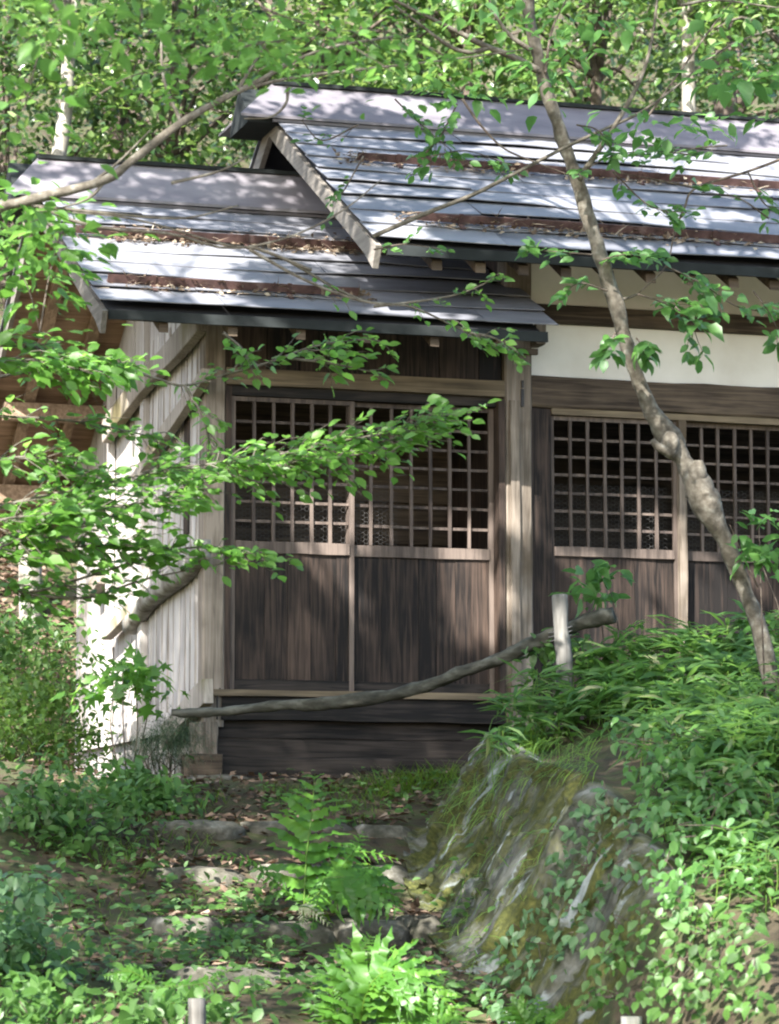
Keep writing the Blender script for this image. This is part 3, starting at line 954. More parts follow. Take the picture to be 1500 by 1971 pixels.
# ================================================================== HALL (right, taller roof)
HX0, HX1 = 5.617, 12.4
hr = make_roof(hall, HX0, HX1, 19.05, 4.15, 21.82, 5.66, .57, 25.0, 9, .24, 2.0, 8, capover=.30)
bargeboard(hr, HX0 + .02, 21.82, 5.66, .57, 25.0, .13, .04, M['barge'], .02)
box('fascia', (HX0 + .09, 19.062, 4.055), (HX1, 19.095, 4.12), M['fascia'], hr.deck, seg=24, jit=.004)
for q in range(5):
    ya = 19.12 + q * .19; za = 4.15 - .085 + (ya - 19.05) * hr.k; zb_ = za + .185 * hr.k
    prism('bounce_board', [(ya, za - .012), (ya, za), (ya + .185, zb_), (ya + .185, zb_ - .012)], M['eave'], hr.deck, 0, HX0 + .06, HX1)  # unseen pale boards, added to reflect light onto the upper plaster
q = HX0 + .45
while q < HX1:
    prism('rafter', [(19.14, 3.985), (19.14, 4.05), (20.1, 4.05 + .96 * hr.k), (20.1, 3.985 + .96 * hr.k)], M['mid_x'], hr.deck, 0, q - .035, q + .035)
    q += .30
for Y in (20.16, 21.75):
    z = 4.15 + hr.k * (Y - 19.05) - .12
    box('purlin', (HX0 + .12, Y - .065, z - .17), (HX0 + 1.6, Y + .065, z), M['rafter'], hr.deck, seg=4, jit=.005)
for X in (HX0 + .36, HX0 + .8):
    ya, yb_ = 21.9, 24.6
    za, zb_ = 5.66 - .57 * (ya - 21.82) - .11, 5.66 - .57 * (yb_ - 21.82) - .11
    prism('rear_rafter', [(ya, za - .08), (ya, za), (yb_, zb_), (yb_, zb_ - .08)], M['rafter'], hr.deck, 0, X - .04, X + .04)
h1 = snow_guard(hr, 690, 322, 1560, 373); h2 = snow_guard(hr, 805, 438, 1560, 478)
roof_litter(hr, h1, 'dry_needle', 900, .07, .04, hall)
roof_litter(hr, h2, 'dry_needle', 900, .05, .06, hall)
# gable wall above the annex roof
prism('gable_wall', [(YF + .05, 1.0), (YF + .05, 4.5), (21.82, 5.45), (24.2, 4.1), (24.2, 1.0)], M['dark_v'], hall, 0, XR + .03, XR + .07)
# posts and beams
box('corner_post', (XR, YF - .045, .9), (XRr, YF + .12, 4.45), M['post'], hall, seg=14, jit=.004, chamfer=.012)
box('post_batten', (6.845, YF - .075, .92), (6.905, YF - .047, 3.28), M['post'], hall, seg=10, jit=.004)
box('post_batten', (6.762, YF - .055, 1.27), (6.806, YF - .014, 3.28), M['dark_v'], hall, seg=6, jit=.003)
box('iron_hinge', (6.925, YF - .058, 3.24), (6.945, YF - .046, 3.36), M['iron'], hall)
box('iron_hinge', (6.928, YF - .062, 3.37), (6.942, YF - .046, 3.42), M['iron'], hall)
box('bracket', (XRr - .01, YF - .16, 3.66), (XRr + .06, YF + .0, 3.80), M['post'], hall, seg=2, jit=.004)
box('eave_plate', (XR - .1, YF - .085, 3.60), (XRr + .03, YF - .047, 3.64), M['mid_x'], hall)
thk = box('thick_beam', (XRr + .001, YF - .035, 3.245), (HX1 - .3, YF + .12, 3.462), M['mid_x'], hall, seg=24, jit=.005, chamfer=.012)
box('middle_beam', (XRr + .001, YF - .02, 3.842), (HX1 - .3, YF + .10, 3.968), M['mid_x'], hall, seg=20, jit=.003, chamfer=.008)
box('plaster_panel', (XRr + .001, YF + .04, 3.463), (HX1 - .3, YF + .09, 3.841), M['plaster'], hall)
box('plaster_panel', (XRr + .001, YF + .035, 3.969), (HX1 - .3, YF + .09, 4.42), M['plaster'], hall, label='upper plaster strip in the shade of the eave')
wx0 = aY(1062, 950, YF)[0]
box('jamb_board', (XRr + .002, YF - .005, .95), (wx0 - .002, YF + .03, 3.243), M['dark_v'], hall, seg=6, jit=.003)
wtop = zc(1150, 803); wrail = zc(1150, 1054); wr0 = zc(1150, 1072)
box('window_head', (wx0, YF - .02, wtop + .002), (HX1 - .3, YF + .08, 3.243), M['lintel'], hall, seg=14, jit=.003)
wx1 = aY(1305, 950, YF)[0]; wx1b = aY(1319, 950, YF)[0]
cell = (wx1 - wx0) / 7
box('mullion', (wx1 + .0005, YF - .03, 1.0), (wx1b, YF + .02, wtop), M['post'], hall, seg=8, jit=.003)
wins = [(wx0, wx1)]
xx = wx1b
while xx < HX1 - 1.5:
    wins.append((xx + .0005, xx + (wx1 - wx0))); xx += (wx1 - wx0)
for q, (a, b) in enumerate(wins):
    lattice_leaf(hall, 'lattice_window', a, b, 1.15, wr0, wrail, wtop, 0, YF + .015 + .04 * (q % 2), 7, 7, stile=.024,
                 label=('lattice panel beside the corner post', 'lattice panel right of the pale mullion')[q] if q < 2 else None)
    hexmesh('wire_mesh', a + .03, b - .03, wrail + .002, wrail + .45, YF + .10, .017, hall)
box('sill_beam', (XRr, YF - .02, .95), (HX1 - .3, YF + .12, 1.148), M['dark_x'], hall, seg=12, jit=.004)
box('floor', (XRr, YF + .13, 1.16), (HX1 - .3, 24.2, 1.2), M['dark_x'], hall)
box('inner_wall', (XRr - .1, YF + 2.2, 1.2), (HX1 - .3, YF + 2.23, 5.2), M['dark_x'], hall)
box('end_wall', (HX1 - .3, YF, ZB), (HX1 - .25, 24.2, 4.6), M['grey_v'], hall)
box('rear_wall', (XR + .08, 24.15, ZB), (HX1 - .3, 24.2, 4.2), M['grey_v'], hall)

# ================================================================== STONES, STEPS, RAIL
def stone_mesh(name, size, seed, n=10, pw=3.0):
    u = np.linspace(0, 2 * math.pi, n * 2, endpoint=False); v = np.linspace(-math.pi / 2, math.pi / 2, n)
    U, W = np.meshgrid(u, v)
    sx, sy, sz = np.cos(W) * np.cos(U), np.cos(W) * np.sin(U), np.sin(W)
    nr = (np.abs(sx) ** pw + np.abs(sy) ** pw + np.abs(sz) ** pw) ** (-1 / pw)
    P = np.stack([sx * nr, sy * nr, sz * nr], -1).reshape(-1, 3)
    P = P * (1 + .10 * fbm(P[:, 0] * 1.7 + seed, P[:, 1] * 1.7, P[:, 2] * 1.7, 4))[:, None] * np.array(size)
    k = n * 2
    i = np.arange(n - 1)[:, None] * k; j = np.arange(k)[None, :]
    F = np.stack([i + j, i + (j + 1) % k, i + k + (j + 1) % k, i + k + j], -1).reshape(-1, 4)
    return npmesh(name, P, F)


o = link('foundation_stone', stone_mesh('foundation_stone', (.30, .20, .11), 3.3), M['stone'], None, (4.78, 19.95, .60))
tag(o, 'flat grey foundation stone under the annex corner post', 'stone')
o = link('foundation_stone', stone_mesh('foundation_stone', (.18, .15, .10), 5.1), M['stone'], None, (6.93, 19.9, .86))
tag(o, 'small grey foundation stone under the tall right post', 'stone')

steps = thing('stone_steps', 'rough mossy stone steps littered with leaves climbing to the annex', 'steps', (4.4, 16.5, .0))
# (left px, right px, top-front y, depth Y, height)
for (pa, pb, py, Y, hh) in ((300, 800, 1585, 17.75, .17), (275, 800, 1668, 16.95, .20), (300, 860, 1775, 15.95, .19), (320, 900, 1875, 15.0, .17)):
    a = aY(pa, py, Y); b = aY(pb, py, Y)
    x = a[0]
    while x < b[0] - .1:
        w = min(rng.uniform(.38, .75), b[0] - x)
        dz = rng.uniform(-.025, .015)
        link('step_stone', stone_mesh('step_stone', (w / 2 * 1.02, rng.uniform(.24, .32), hh / 2 * 1.15), rng.uniform(0, 50), 9, 5.0), M['stone'], steps, (x + w / 2, Y + .24 + rng.uniform(-.05, .05), a[2] - hh / 2 + dz))
        x += w

rail = thing('log_railing', 'bent grey log rail fixed to a leaning stake in front of the doors', 'railing', aY(1085, 1310, 17.35))
rp = [(-35, 1392, 18.6), (180, 1376, 18.5), (330, 1372, 18.4), (420, 1371, 18.35), (520, 1360, 18.25), (650, 1352, 18.1), (780, 1332, 17.95), (900, 1290, 17.8), (1000, 1253, 17.65), (1100, 1207, 17.5), (1182, 1182, 17.35)]
rp = rp[2:]
tubeobj('rail', [aY(*p) for p in rp], [.024, .026, .029, .034, .038, .038, .039, .040, .043, .050], M['log'], rail, n=90, k=14, bump=.34)
tubeobj('post', [aY(1090, 1345, 17.30), aY(1086, 1270, 17.32), aY(1080, 1200, 17.34), aY(1078, 1146, 17.36)], [.052, .05, .046, .047], M['stake'], rail, n=20, k=9, bump=.12)
for q in range(3):
    c = aY(1079, 1212 + q * 5, 17.43); an = np.linspace(0, 2 * math.pi, 14)
    tubeobj('wire_tie', [c + np.array([.062 * math.cos(a), .115 * math.sin(a) , .02 * math.cos(a) - .01 * q]) for a in an], [.0035, .0035], M['wire'], rail, n=28, k=5)
st = link('wooden_stake', None, None, None, aY(378, 2110, 12.9)); tag(st, 'grey weathered stake among leaves at the bottom edge', 'stake')
tubeobj('stake_shaft', [aY(382, 2120, 12.9), aY(378, 1922, 12.9)], [.042, .036], M['stake'], st, n=8, k=6, bump=.15)
st = link('wooden_stake', None, None, None, aY(1215, 2100, 12.8)); tag(st, 'sunlit pale stake top below the rock bank', 'stake')
tubeobj('stake_shaft', [aY(1216, 2110, 12.8), aY(1215, 1957, 12.8)], [.05, .045], M['stake_white'], st, n=8, k=6, bump=.1)

# ================================================================== SUN GAPS: places the photograph shows sunlit
SPOTS = []


def spot(p, r): SPOTS.append((np.asarray(p, float), r))


for (px, py, r) in ((205, 965, .22), (230, 1010, .2), (200, 1080, .25), (235, 1100, .2), (200, 1150, .25), (250, 1150, .2), (200, 1220, .25), (245, 1220, .22), (200, 1290, .25), (250, 1290, .2), (205, 1350, .22), (245, 1370, .18), (215, 1440, .16), (185, 1440, .12)):
    spot(aX(px, py, XL), r * 1.9)
for (px, py, r) in ((880, 1105, .10), (935, 1150, .11), (865, 1170, .08), (900, 1060, .05), (640, 1080, .08), (580, 985, .09), (620, 1000, .08), (690, 985, .08), (545, 960, .05), (1000, 890, .07), (998, 970, .10), (1010, 1010, .07),
                    (1200, 1130, .08), (1265, 1150, .13), (1310, 1100, .07), (1425, 1150, .15), (1235, 985, .08), (1280, 1010, .08), (1395, 1190, .10), (1130, 1100, .07), (1180, 1200, .12), (850, 995, .06), (925, 1000, .06)):
    spot(aY(px, py, YF), r * 1.7 + .03)
for (px, py, Y, r) in ((865, 1850, 14.0, .13), (840, 1930, 13.9, .16), (900, 1960, 13.9, .12), (800, 1950, 13.9, .10), (1440, 1760, 13.2, .16), (1450, 1900, 13.1, .2), (1400, 1940, 13.1, .14), (1470, 1690, 13.3, .10), (430, 1655, 17.0, .10), (340, 1645, 17.0, .06), (520, 1690, 16.9, .05),
                       (1085, 1215, 17.35, .07), (1085, 1265, 17.35, .05), (1060, 1560, 16.5, .06), (1000, 1650, 16.0, .06), (965, 1700, 15.8, .05), (90, 1400, 19, .3), (50, 1450, 19, .25), (560, 1870, 15, .06), (400, 1860, 15, .05),
                       (100, 690, 14.5, .22), (200, 700, 14.5, .18), (60, 920, 14.3, .22), (180, 880, 14.3, .18), (300, 1000, 14.3, .18), (40, 1000, 14.3, .2), (420, 880, 14.3, .2), (1185, 1440, 15.5, .06), (1330, 1480, 15.2, .08), (1260, 1400, 15.8, .07), (1020, 1540, 16.8, .05), (740, 1480, 18.5, .12), (800, 1490, 18.3, .12), (880, 1480, 18, .10), (600, 1575, 17.9, .08), (480, 1560, 18, .07)):
    spot(aY(px, py, Y), r * 1.5 + .03)


for (px, py, Y, r) in ((60, 690, 14.5, .5), (180, 690, 14.5, .4), (60, 930, 14.0, .55), (200, 930, 14.1, .45), (330, 930, 14.2, .35), (60, 1040, 13.9, .45), (200, 1060, 14.0, .35), (480, 880, 14.3, .25), (700, 850, 14.3, .15), (60, 470, 13.2, .4)):
    spot(aY(px, py, Y), r)


def sun_gap(P):
    """True for leaves that would shade a sunlit place"""
    bad = np.zeros(len(P), bool)
    for c, r in SPOTS:
        D = P - c; t = D @ SUN
        bad |= (t > .8) & (np.linalg.norm(D - t[:, None] * SUN, axis=1) < r) & (rng.random(len(P)) < .97)
    # the roofs are about half in sun: broad gaps in the crown above them
    for rf, x0, x1, y1 in ((hr, HX0, 12.4, 21.9), (ar, AX0, 6.9, 21.7)):
        num = (rf.z0 + rf.k * (P[:, 1] - rf.Y0)) - P[:, 2]
        den = -(SUN[2] - rf.k * SUN[1])
        s = num / den
        H = P - s[:, None] * SUN
        on = (H[:, 0] > x0) & (H[:, 0] < x1) & (H[:, 1] > rf.Y0) & (H[:, 1] < y1)
        g = fbm(H[:, 0] * .9 + 4, H[:, 1] * 1.7, 2.5, 2)
        bad |= on & (g > .02)
    return bad


# ================================================================== TREES
def crown(n, c, rad, ncl, cr=.5, flat=.28, shell=.5, seed=None):
    r = np.random.default_rng(seed)
    d = r.normal(0, 1, (ncl, 3)); d /= np.linalg.norm(d, axis=1)[:, None]
    q = r.uniform(shell, 1, ncl) ** .6
    C = np.asarray(c) + d * q[:, None] * np.asarray(rad)
    k = r.integers(0, ncl, n)
    rr = cr * r.uniform(.6, 1.3, ncl)
    off = r.normal(0, .55, (n, 3)) * rr[k][:, None] * np.array([1, 1, flat])
    off[:, 2] -= .25 * (off[:, 0] ** 2 + off[:, 1] ** 2) / (rr[k] + .01)
    P = C[k] + off
    ax = off * np.array([1, 1, .3]) + r.normal(0, .3, (n, 3)); ax[:, 2] -= .25 * np.linalg.norm(ax, axis=1)
    nr = np.stack([r.normal(0, .45, n), r.normal(-.25, .45, n), np.ones(n)], 1)
    return P, ax, nr, C


def px_limbs(mb, base, C, r0, every=1, sag=.0):
    for q in C[::every]:
        m = base + (q - base) * .5 + np.array([rng.normal(0, .15), rng.normal(0, .15), .25])
        mb.tube([base, m, q], [r0, r0 * .55, r0 * .18], n=8, k=5)


# sprays of leaves hanging on twigs -----------------------------------
def spray(stem, Y, nleaf, size, spread, mb, rad=.006, jitY=.35, droop=.15, twig_every=None, seed=0, two_row=True):
    """stem in photograph pixels at distance Y; twigs leave it on both sides, leaves in two ranks along them"""
    r = np.random.default_rng(seed)
    W = np.array([aY(p[0], p[1], p[2] if len(p) > 2 else Y) for p in stem])
    C = catmull(W, 40)
    mb.tube(W, [rad, rad * .75, rad * .35], n=24, k=6)
    pos, ax, nr = [], [], []
    ntw = max(4, int(nleaf / 6))
    up3 = np.array([0, 0, 1.0])
    for q in range(ntw):
        t = r.uniform(.08, 1) if q > 0 else 1.0
        i = min(38, int(t * 39)); b = C[i]; T = C[i + 1] - C[i]; T /= np.linalg.norm(T)
        sgn = 1 if q % 2 else -1
        sd = np.cross(T, up3); sd /= np.linalg.norm(sd) + 1e-9
        ln = spread * r.uniform(.45, 1.1) * (1.15 - .5 * t)
        d = T * r.uniform(.5, 1.0) + sd * sgn * r.uniform(.3, 1.1) + up3 * r.normal(.0, .33); d /= np.linalg.norm(d)
        e = b + d * ln + np.array([0, 0, -droop * ln])
        mid = (b + e) / 2 + np.array([0, 0, .06 * ln]) + r.normal(0, .02, 3)
        mb.tube([b, mid, e], [rad * .4, rad * .28, rad * .15], n=6, k=4)
        nl = max(3, int(r.normal(6, 1.3)))
        tw = catmull([b, mid, e], 20)
        sd2 = np.cross(d, up3); sd2 /= np.linalg.norm(sd2) + 1e-9
        for u in range(nl):
            v = (u + .8) / nl
            p = tw[min(19, int(v * 19))]
            sg = 1 if u % 2 else -1
            a = d * r.uniform(.4, .9) + sd2 * sg * r.uniform(.6, 1.1) + up3 * r.normal(-.18, .22)
            if u == nl - 1: a = d + up3 * -.2
            nn = up3 * r.uniform(.45, 1.0) + np.array([-.30, -.85, 0]) * r.uniform(.3, 1.2) + r.normal(0, .22, 3)
            pos.append(p + r.normal(0, .008, 3)); ax.append(a); nr.append(nn)
    pos, ax, nr = np.array(pos), np.array(ax), np.array(nr)
    sz = size * r.uniform(.6, 1.2, len(pos))
    return pos, ax, nr, sz


def cloudpx(n, xr, yr, Yr, seed, size, ncl=20, clr=.25, flat=.35):
    """leaf clumps spread through a volume given by its corners in the picture and its distance"""
    r = np.random.default_rng(seed)
    C = np.array([aY(r.uniform(*xr), r.uniform(*yr), r.uniform(*Yr)) for _ in range(ncl)])
    k = r.integers(0, ncl, n)
    off = r.normal(0, .6, (n, 3)) * clr * np.array([1, 1, flat])
    P = C[k] + off
    ax = off * np.array([1, 1, .2]) + r.normal(0, .25 * clr, (n, 3)); ax[:, 2] -= .3 * np.linalg.norm(ax, axis=1)
    nr = np.stack([r.normal(0, .4, n), r.normal(-.35, .4, n), np.ones(n)], 1)
    return P, ax, nr, size * r.uniform(.6, 1.25, n), C


def emit(tree, parts, mat, kind, nobj=300, name='leaf'):
    """the leaves that show largest become objects, the rest one mass"""
    P = np.vstack([p[0] for p in parts]); A = np.vstack([p[1] for p in parts]); N = np.vstack([p[2] for p in parts]); S = np.concatenate([np.broadcast_to(p[3], (len(p[0]),)) for p in parts])
    z = P @ fw; u = 750 + F_PX * (P @ rt) / z; v = 985.5 - F_PX * (P @ up) / z
    vis = (u > 0) & (u < 1500) & (v > 0) & (v < 1971)
    order = np.argsort(-(S / z) * vis)
    a, b = order[:nobj], order[nobj:]
    leafobjs(name, tree, P[a], A[a], N[a], S[a], mat, kind)
    if len(b): _ls('foliage', P[b], A[b], N[b], S[b], kind, mat, tree)


# ---- tree whose long lichen-covered limb crosses from the left
g0 = np.array([1.1, 12.6]); gz = float(hgt(g0[0], g0[1]))
treeL = thing('spreading_tree', 'spreading tree reaching a long lichen-grey limb across the left roof', 'tree', (g0[0], g0[1], gz))
tl = np.array([1.1, 12.6, gz])
top = np.array([.6, 12.6, 7.4])
tubeobj('trunk', [tl - [0, 0, .3], tl + [.05, 0, 2.2], tl + [-.1, .1, 4.5], top], [.22, .17, .14, .09], M['bark_grey'], treeL, n=40, k=12, bump=.15)
limb = [(1.12, 12.65, 2.2)] + [tuple(aY(*p)) for p in ((-60, 425, 13), (60, 385, 13), (200, 347, 13), (265, 300, 13), (350, 235, 13), (430, 190, 13), (490, 160, 13.0), (560, 120, 13), (640, 90, 13), (760, 70, 13.1))]
tubeobj('branch', limb, [.050, .026, .023, .020, .018, .016, .014, .012, .010, .007, .004], M['bark_grey'], treeL, n=70, k=9, bump=.2)
mb = MB()
for tw in ([(455, 178), (490, 120), (515, 80)], [(480, 168), (560, 150), (680, 135), (860, 115), (1010, 95)], [(75, 398), (180, 436), (330, 450), (440, 478), (560, 455), (660, 405), (735, 345)], [(205, 345), (170, 382), (110, 402)],
           [(350, 240), (315, 150), (310, 60), (300, -20)], [(180, 350), (230, 310), (290, 250)], [(480, 480), (590, 540), (700, 580), (800, 590)], [(330, 352), (420, 330), (480, 300)], [(60, 395), (200, 410), (350, 420), (460, 395)], [(555, 165), (550, 200), (520, 225), (470, 228)],
           [(600, 520), (500, 480), (430, 470), (250, 420), (70, 405)]):
    mb.tube([aY(p[0], p[1], 13) for p in tw], [.009, .006, .003], n=20, k=5)
mb.build('twigs', M['bark_grey'], treeL, kind='stuff')
mb = MB(); prt = []
TOPS = [((150, 300), (0, 60), 10.5, 80, .10), ((300, 560), (40, 190), 11.5, 280, .075), ((420, 760), (0, 150), 11.0, 330, .072), ((600, 900), (20, 170), 12, 190, .075), ((0, 160), (0, 70), 10.0, 110, .10), ((0, 120), (300, 640), 13.2, 230, .085), ((0, 90), (60, 280), 12, 90, .08), ((150, 420), (70, 200), 12, 130, .07), ((40, 140), (400, 480), 12.9, 60, .09)]
for i_, (xr, yr, Y, n, s) in enumerate(TOPS):
    n = int(n * (.5 if yr[1] < 260 else 1)); s = s * (.82 if yr[1] < 260 else 1)
    P, A, N, S, C = cloudpx(n, xr, yr, (Y - .6, Y + .6), 100 + i_, s, max(8, n // 16), .22, .3)
    prt.append((P, A, N, S))
    for q in range(0, len(C), 3):
        mb.tube([C[q], (C[q] + C[(q + 2) % len(C)]) / 2 + [0, 0, .03], C[(q + 2) % len(C)]], [.004, .003, .002], n=6, k=4)
mb.build('twigs', M['bark_dark'], treeL, kind='stuff')
emit(treeL, prt, M['leaf_top'], 'broad', 280)
# overhead crown out of view, leaf masses placed and thinned to cast dappled shade
mbc = MB(); tot = 0
crL = []
for i_, (c, rad, n, ncl) in enumerate((((-2.4, 10.2, 9.2), (3.6, 4.4, 1.5), 20000, 130), ((1.6, 14.0, 9.0), (3.2, 3.6, 1.3), 24000, 120), ((-1.6, 6.0, 8.9), (3.2, 2.6, 1.2), 5500, 60), ((-1.8, 15.3, 9.6), (3.0, 3.0, 1.3), 6500, 60))):
    P, A, N, C = crown(n, c, rad, ncl, .75, .25, .05, 30 + i_)
    ok = ~sun_gap(P)
    crL.append((P[ok], A[ok], N[ok], rng.uniform(.09, .15, ok.sum())))
    px_limbs(mbc, top, C, .05, 6)
mbc.build('branch', M['bark_grey'], treeL)
_ls('crown', np.vstack([c[0] for c in crL]), np.vstack([c[1] for c in crL]), np.vstack([c[2] for c in crL]), np.concatenate([c[3] for c in crL]), 'diamond', M['leaf_top'], treeL)

# ---- small tree at the left whose level sprays hang before the side wall and doors
g0 = np.array([1.75, 14.6]); gz = float(hgt(*g0))
treeS = thing('sapling', 'young tree with level leafy sprays hanging before the doors', 'tree', (g0[0], g0[1], gz))
tubeobj('trunk', [(1.75, 14.6, gz - .2), (1.8, 14.6, 1.2), (1.72, 14.6, 2.6), (1.8, 14.6, 3.8)], [.07, .06, .05, .03], M['bark_dark'], treeS, n=24, k=9, bump=.12)
mb = MB(); prt = []
SPR = [  # stem pixels, Y, leaves, size, spread
    ([(-60, 735), (60, 715), (200, 702), (300, 728), (355, 742), (430, 722), (520, 697), (600, 668), (690, 652)], 15.2, 70, .105, .22),
    ([(430, 722), (520, 697), (610, 665), (720, 650)], 15.2, 40, .105, .30),
    ([(560, 690), (640, 700), (735, 720)], 15.1, 26, .125, .2),
    ([(430, 640), (470, 680), (440, 720)], 15.2, 18, .105, .2),
    ([(560, 505), (690, 575), (790, 590), (880, 630), (985, 675)], 15.4, 40, .095, .28),
    ([(720, 590), (840, 575), (900, 560), (945, 540)], 15.4, 20, .09, .2),
    ([(900, 640), (950, 650), (1000, 680)], 15.4, 16, .095, .18),
    ([(-60, 665), (60, 668), (160, 690), (235, 705)], 14.6, 90, .12, .30),
    ([(-60, 700), (30, 690), (110, 700), (180, 720)], 14.4, 60, .125, .3),
    ([(-60, 800), (80, 805), (200, 820), (330, 850)], 14.9, 70, .10, .30),
    ([(355, 742), (390, 800), (410, 860), (450, 880)], 15.1, 42, .10, .26),
    ([(-60, 1060), (150, 1010), (300, 962), (420, 912), (560, 880), (700, 858), (830, 830)], 14.4, 190, .105, .42),
    ([(300, 962), (450, 900), (600, 860), (760, 830), (880, 800)], 14.3, 150, .10, .34),
    ([(420, 912), (520, 900), (640, 880), (760, 870)], 14.2, 110, .105, .30),
    ([(-60, 990), (60, 960), (200, 930), (340, 900), (470, 890)], 14.0, 150, .11, .40),
    ([(-60, 1010), (80, 990), (220, 975), (330, 960)], 13.8, 110, .115, .36),
    ([(-60, 1140), (0, 1125), (60, 1140), (200, 1100), (330, 1060), (430, 1055), (530, 1085)], 14.1, 120, .10, .32),
    ([(-60, 1080), (80, 1060), (180, 1050), (300, 1050)], 13.9, 100, .11, .34),
    ([(60, 1145), (170, 1150), (280, 1115), (430, 1085)], 14.1, 40, .09, .22),
    ([(-60, 890), (60, 880), (150, 900)], 14.0, 60, .11, .34),
    ([(-60, 1080), (30, 1040), (100, 1000)], 13.7, 70, .12, .34),
]
for i_, (stem, Y, n, s, sp) in enumerate(SPR):
    prt.append(spray(stem, Y, int(n * (2.5 if Y < 14.7 else 1.9)), s * .65, sp, mb, rad=.008, seed=200 + i_))
mb.build('branch', M['bark_grey'], treeS)
mb2 = MB()
for z_, e in ((1.6, aY(-60, 1060, 14.4)), (2.0, aY(-60, 735, 15.2)), (2.1, aY(-60, 665, 14.6)), (1.5, aY(-60, 1140, 14.1)), (1.9, aY(-60, 800, 14.9))):
    mb2.tube([(1.76, 14.6, z_ - .2), (np.array([1.76, 14.6, z_ - .1]) + e) / 2, e], [.02, .014, .009], n=10, k=6)
mb2.build('branch', M['bark_dark'], treeS)
emit(treeS, prt, M['leaf_spray'], 'broad', 300)

# ---- crooked tree in front of the hall
gb = aY(1492, 1350, 15.5); gb[2] = float(hgt(gb[0], gb[1]))
treeR = thing('crooked_tree', 'slender tree with a knotted crooked trunk in front of the hall', 'tree', gb)
tp = [(1500, 1400), (1490, 1340), (1468, 1235), (1432, 1130), (1398, 1045), (1366, 985), (1348, 940), (1318, 890), (1288, 842), (1252, 785), (1225, 720), (1200, 640), (1184, 580), (1160, 505), (1138, 435), (1113, 355), (1083, 265), (1056, 185), (1036, 110), (1021, 40), (1014, -60), (1000, -300), (980, -600)]
tr = [.054, .049, .045, .042, .044, .070, .082, .044, .074, .042, .039, .039, .043, .039, .038, .037, .036, .034, .031, .032, .030, .028, .02]
tubeobj('trunk', [aY(p[0], p[1], 15.5 + .04 * math.sin(i_ * .9)) for i_, p in enumerate(tp)], tr, M['bark_grey'], treeR, n=220, k=16, bump=.17)
for (px, py, r) in ((1364, 968, .064), (1340, 915, .058), (1290, 856, .050)):      # burls growing out of the trunk
    link('burl', stone_mesh('burl', (r, r * .9, r * 1.45), px, 12, 2.2), M['bark_grey'], treeR, aY(px, py, 15.46))
tubeobj('branch_stub', [aY(1296, 872, 15.45), aY(1268, 860, 15.44), aY(1256, 846, 15.44)], [.034, .024, .014], M['bark_grey'], treeR, n=8, k=7)
for tw, rd in (([(1036, 135), (985, 108), (930, 86), (880, 60), (820, 30), (740, -10)], .021), ([(940, 92), (900, 100), (860, 85), (800, 40), (760, 10)], .014), ([(1022, 95), (985, 70), (955, 30), (935, -20)], .015),
               ([(1115, 345), (1155, 285), (1200, 215), (1238, 140), (1258, 60), (1268, -30)], .017), ([(718, 455), (820, 410), (920, 370), (1075, 290), (1160, 250), (1235, 215), (1310, 160), (1400, 90), (1520, 45)], .013),
               ([(890, 190), (925, 240), (970, 285), (1030, 312), (1100, 338)], .008), ([(1240, 235), (1300, 150), (1380, 40), (1420, -10)], .007), ([(1520, 300), (1440, 330), (1340, 362), (1318, 400), (1298, 450), (1282, 512), (1228, 566)], .0085),
               ([(1175, 570), (1200, 575), (1228, 566)], .012), ([(1340, 362), (1260, 345), (1180, 330)], .005), ([(1310, 10), (1380, 0), (1500, 15)], .010), ([(1460, 1130), (1440, 1090), (1405, 1010)], .006), ([(1050, 140), (1062, 60), (1090, 0)], .009)):
    P = [aY(p[0], p[1], 15.45) for p in tw]
    tubeobj('branch', P, [rd, rd * .8, rd * .6, rd * .35], M['bark_grey'] if rd > .009 else M['bark_dark'], treeR, n=36, k=7, bump=.12)
mb = MB(); prt = []
SPR = [
    ([(1170, 560), (1120, 545), (1085, 560)], 15.3, 20, .10, .16), ([(1140, 490), (1080, 485), (1020, 480)], 15.3, 32, .10, .16), ([(1160, 500), (1200, 490), (1250, 495)], 15.3, 34, .10, .2),
    ([(1228, 566), (1270, 580), (1320, 600), (1370, 600)], 15.3, 40, .11, .24), ([(1282, 512), (1350, 545), (1420, 590), (1490, 600)], 15.3, 48, .11, .24), ([(1300, 590), (1330, 620), (1345, 660)], 15.2, 14, .13, .16),
    ([(1185, 640), (1175, 660), (1165, 680)], 15.3, 8, .11, .12), ([(1225, 650), (1240, 670)], 15.3, 5, .12, .1), ([(1450, 560), (1480, 600), (1500, 640)], 15.2, 16, .12, .18),
    ([(880, 200), (850, 260), (820, 300), (900, 290), (985, 320)], 15.6, 52, .085, .24), ([(760, 190), (800, 230), (870, 290)], 15.6, 26, .085, .2), ([(1110, 240), (1150, 250), (1180, 290)], 15.3, 22, .09, .2),
    ([(1340, 300), (1260, 290), (1180, 300), (1120, 330)], 15.4, 38, .085, .2), ([(1400, 280), (1340, 285), (1280, 300)], 15.4, 26, .085, .2), ([(1180, 330), (1250, 395), (1320, 410)], 15.4, 40, .09, .2), ([(1440, 330), (1470, 390), (1500, 400)], 15.4, 18, .09, .18),
    ([(690, 240), (620, 270), (580, 230)], 15.7, 16, .06, .2), ([(700, 300), (660, 370), (640, 390)], 15.7, 12, .06, .2), ([(1480, 420), (1420, 380), (1350, 370)], 15.4, 16, .08, .2), ([(720, 480), (780, 470), (840, 478)], 15.6, 14, .07, .16),
]
for i_, (stem, Y, n, s, sp) in enumerate(SPR):
    prt.append(spray(stem, Y, int(n * 1.4), s * .84, sp, mb, rad=.005, seed=300 + i_))
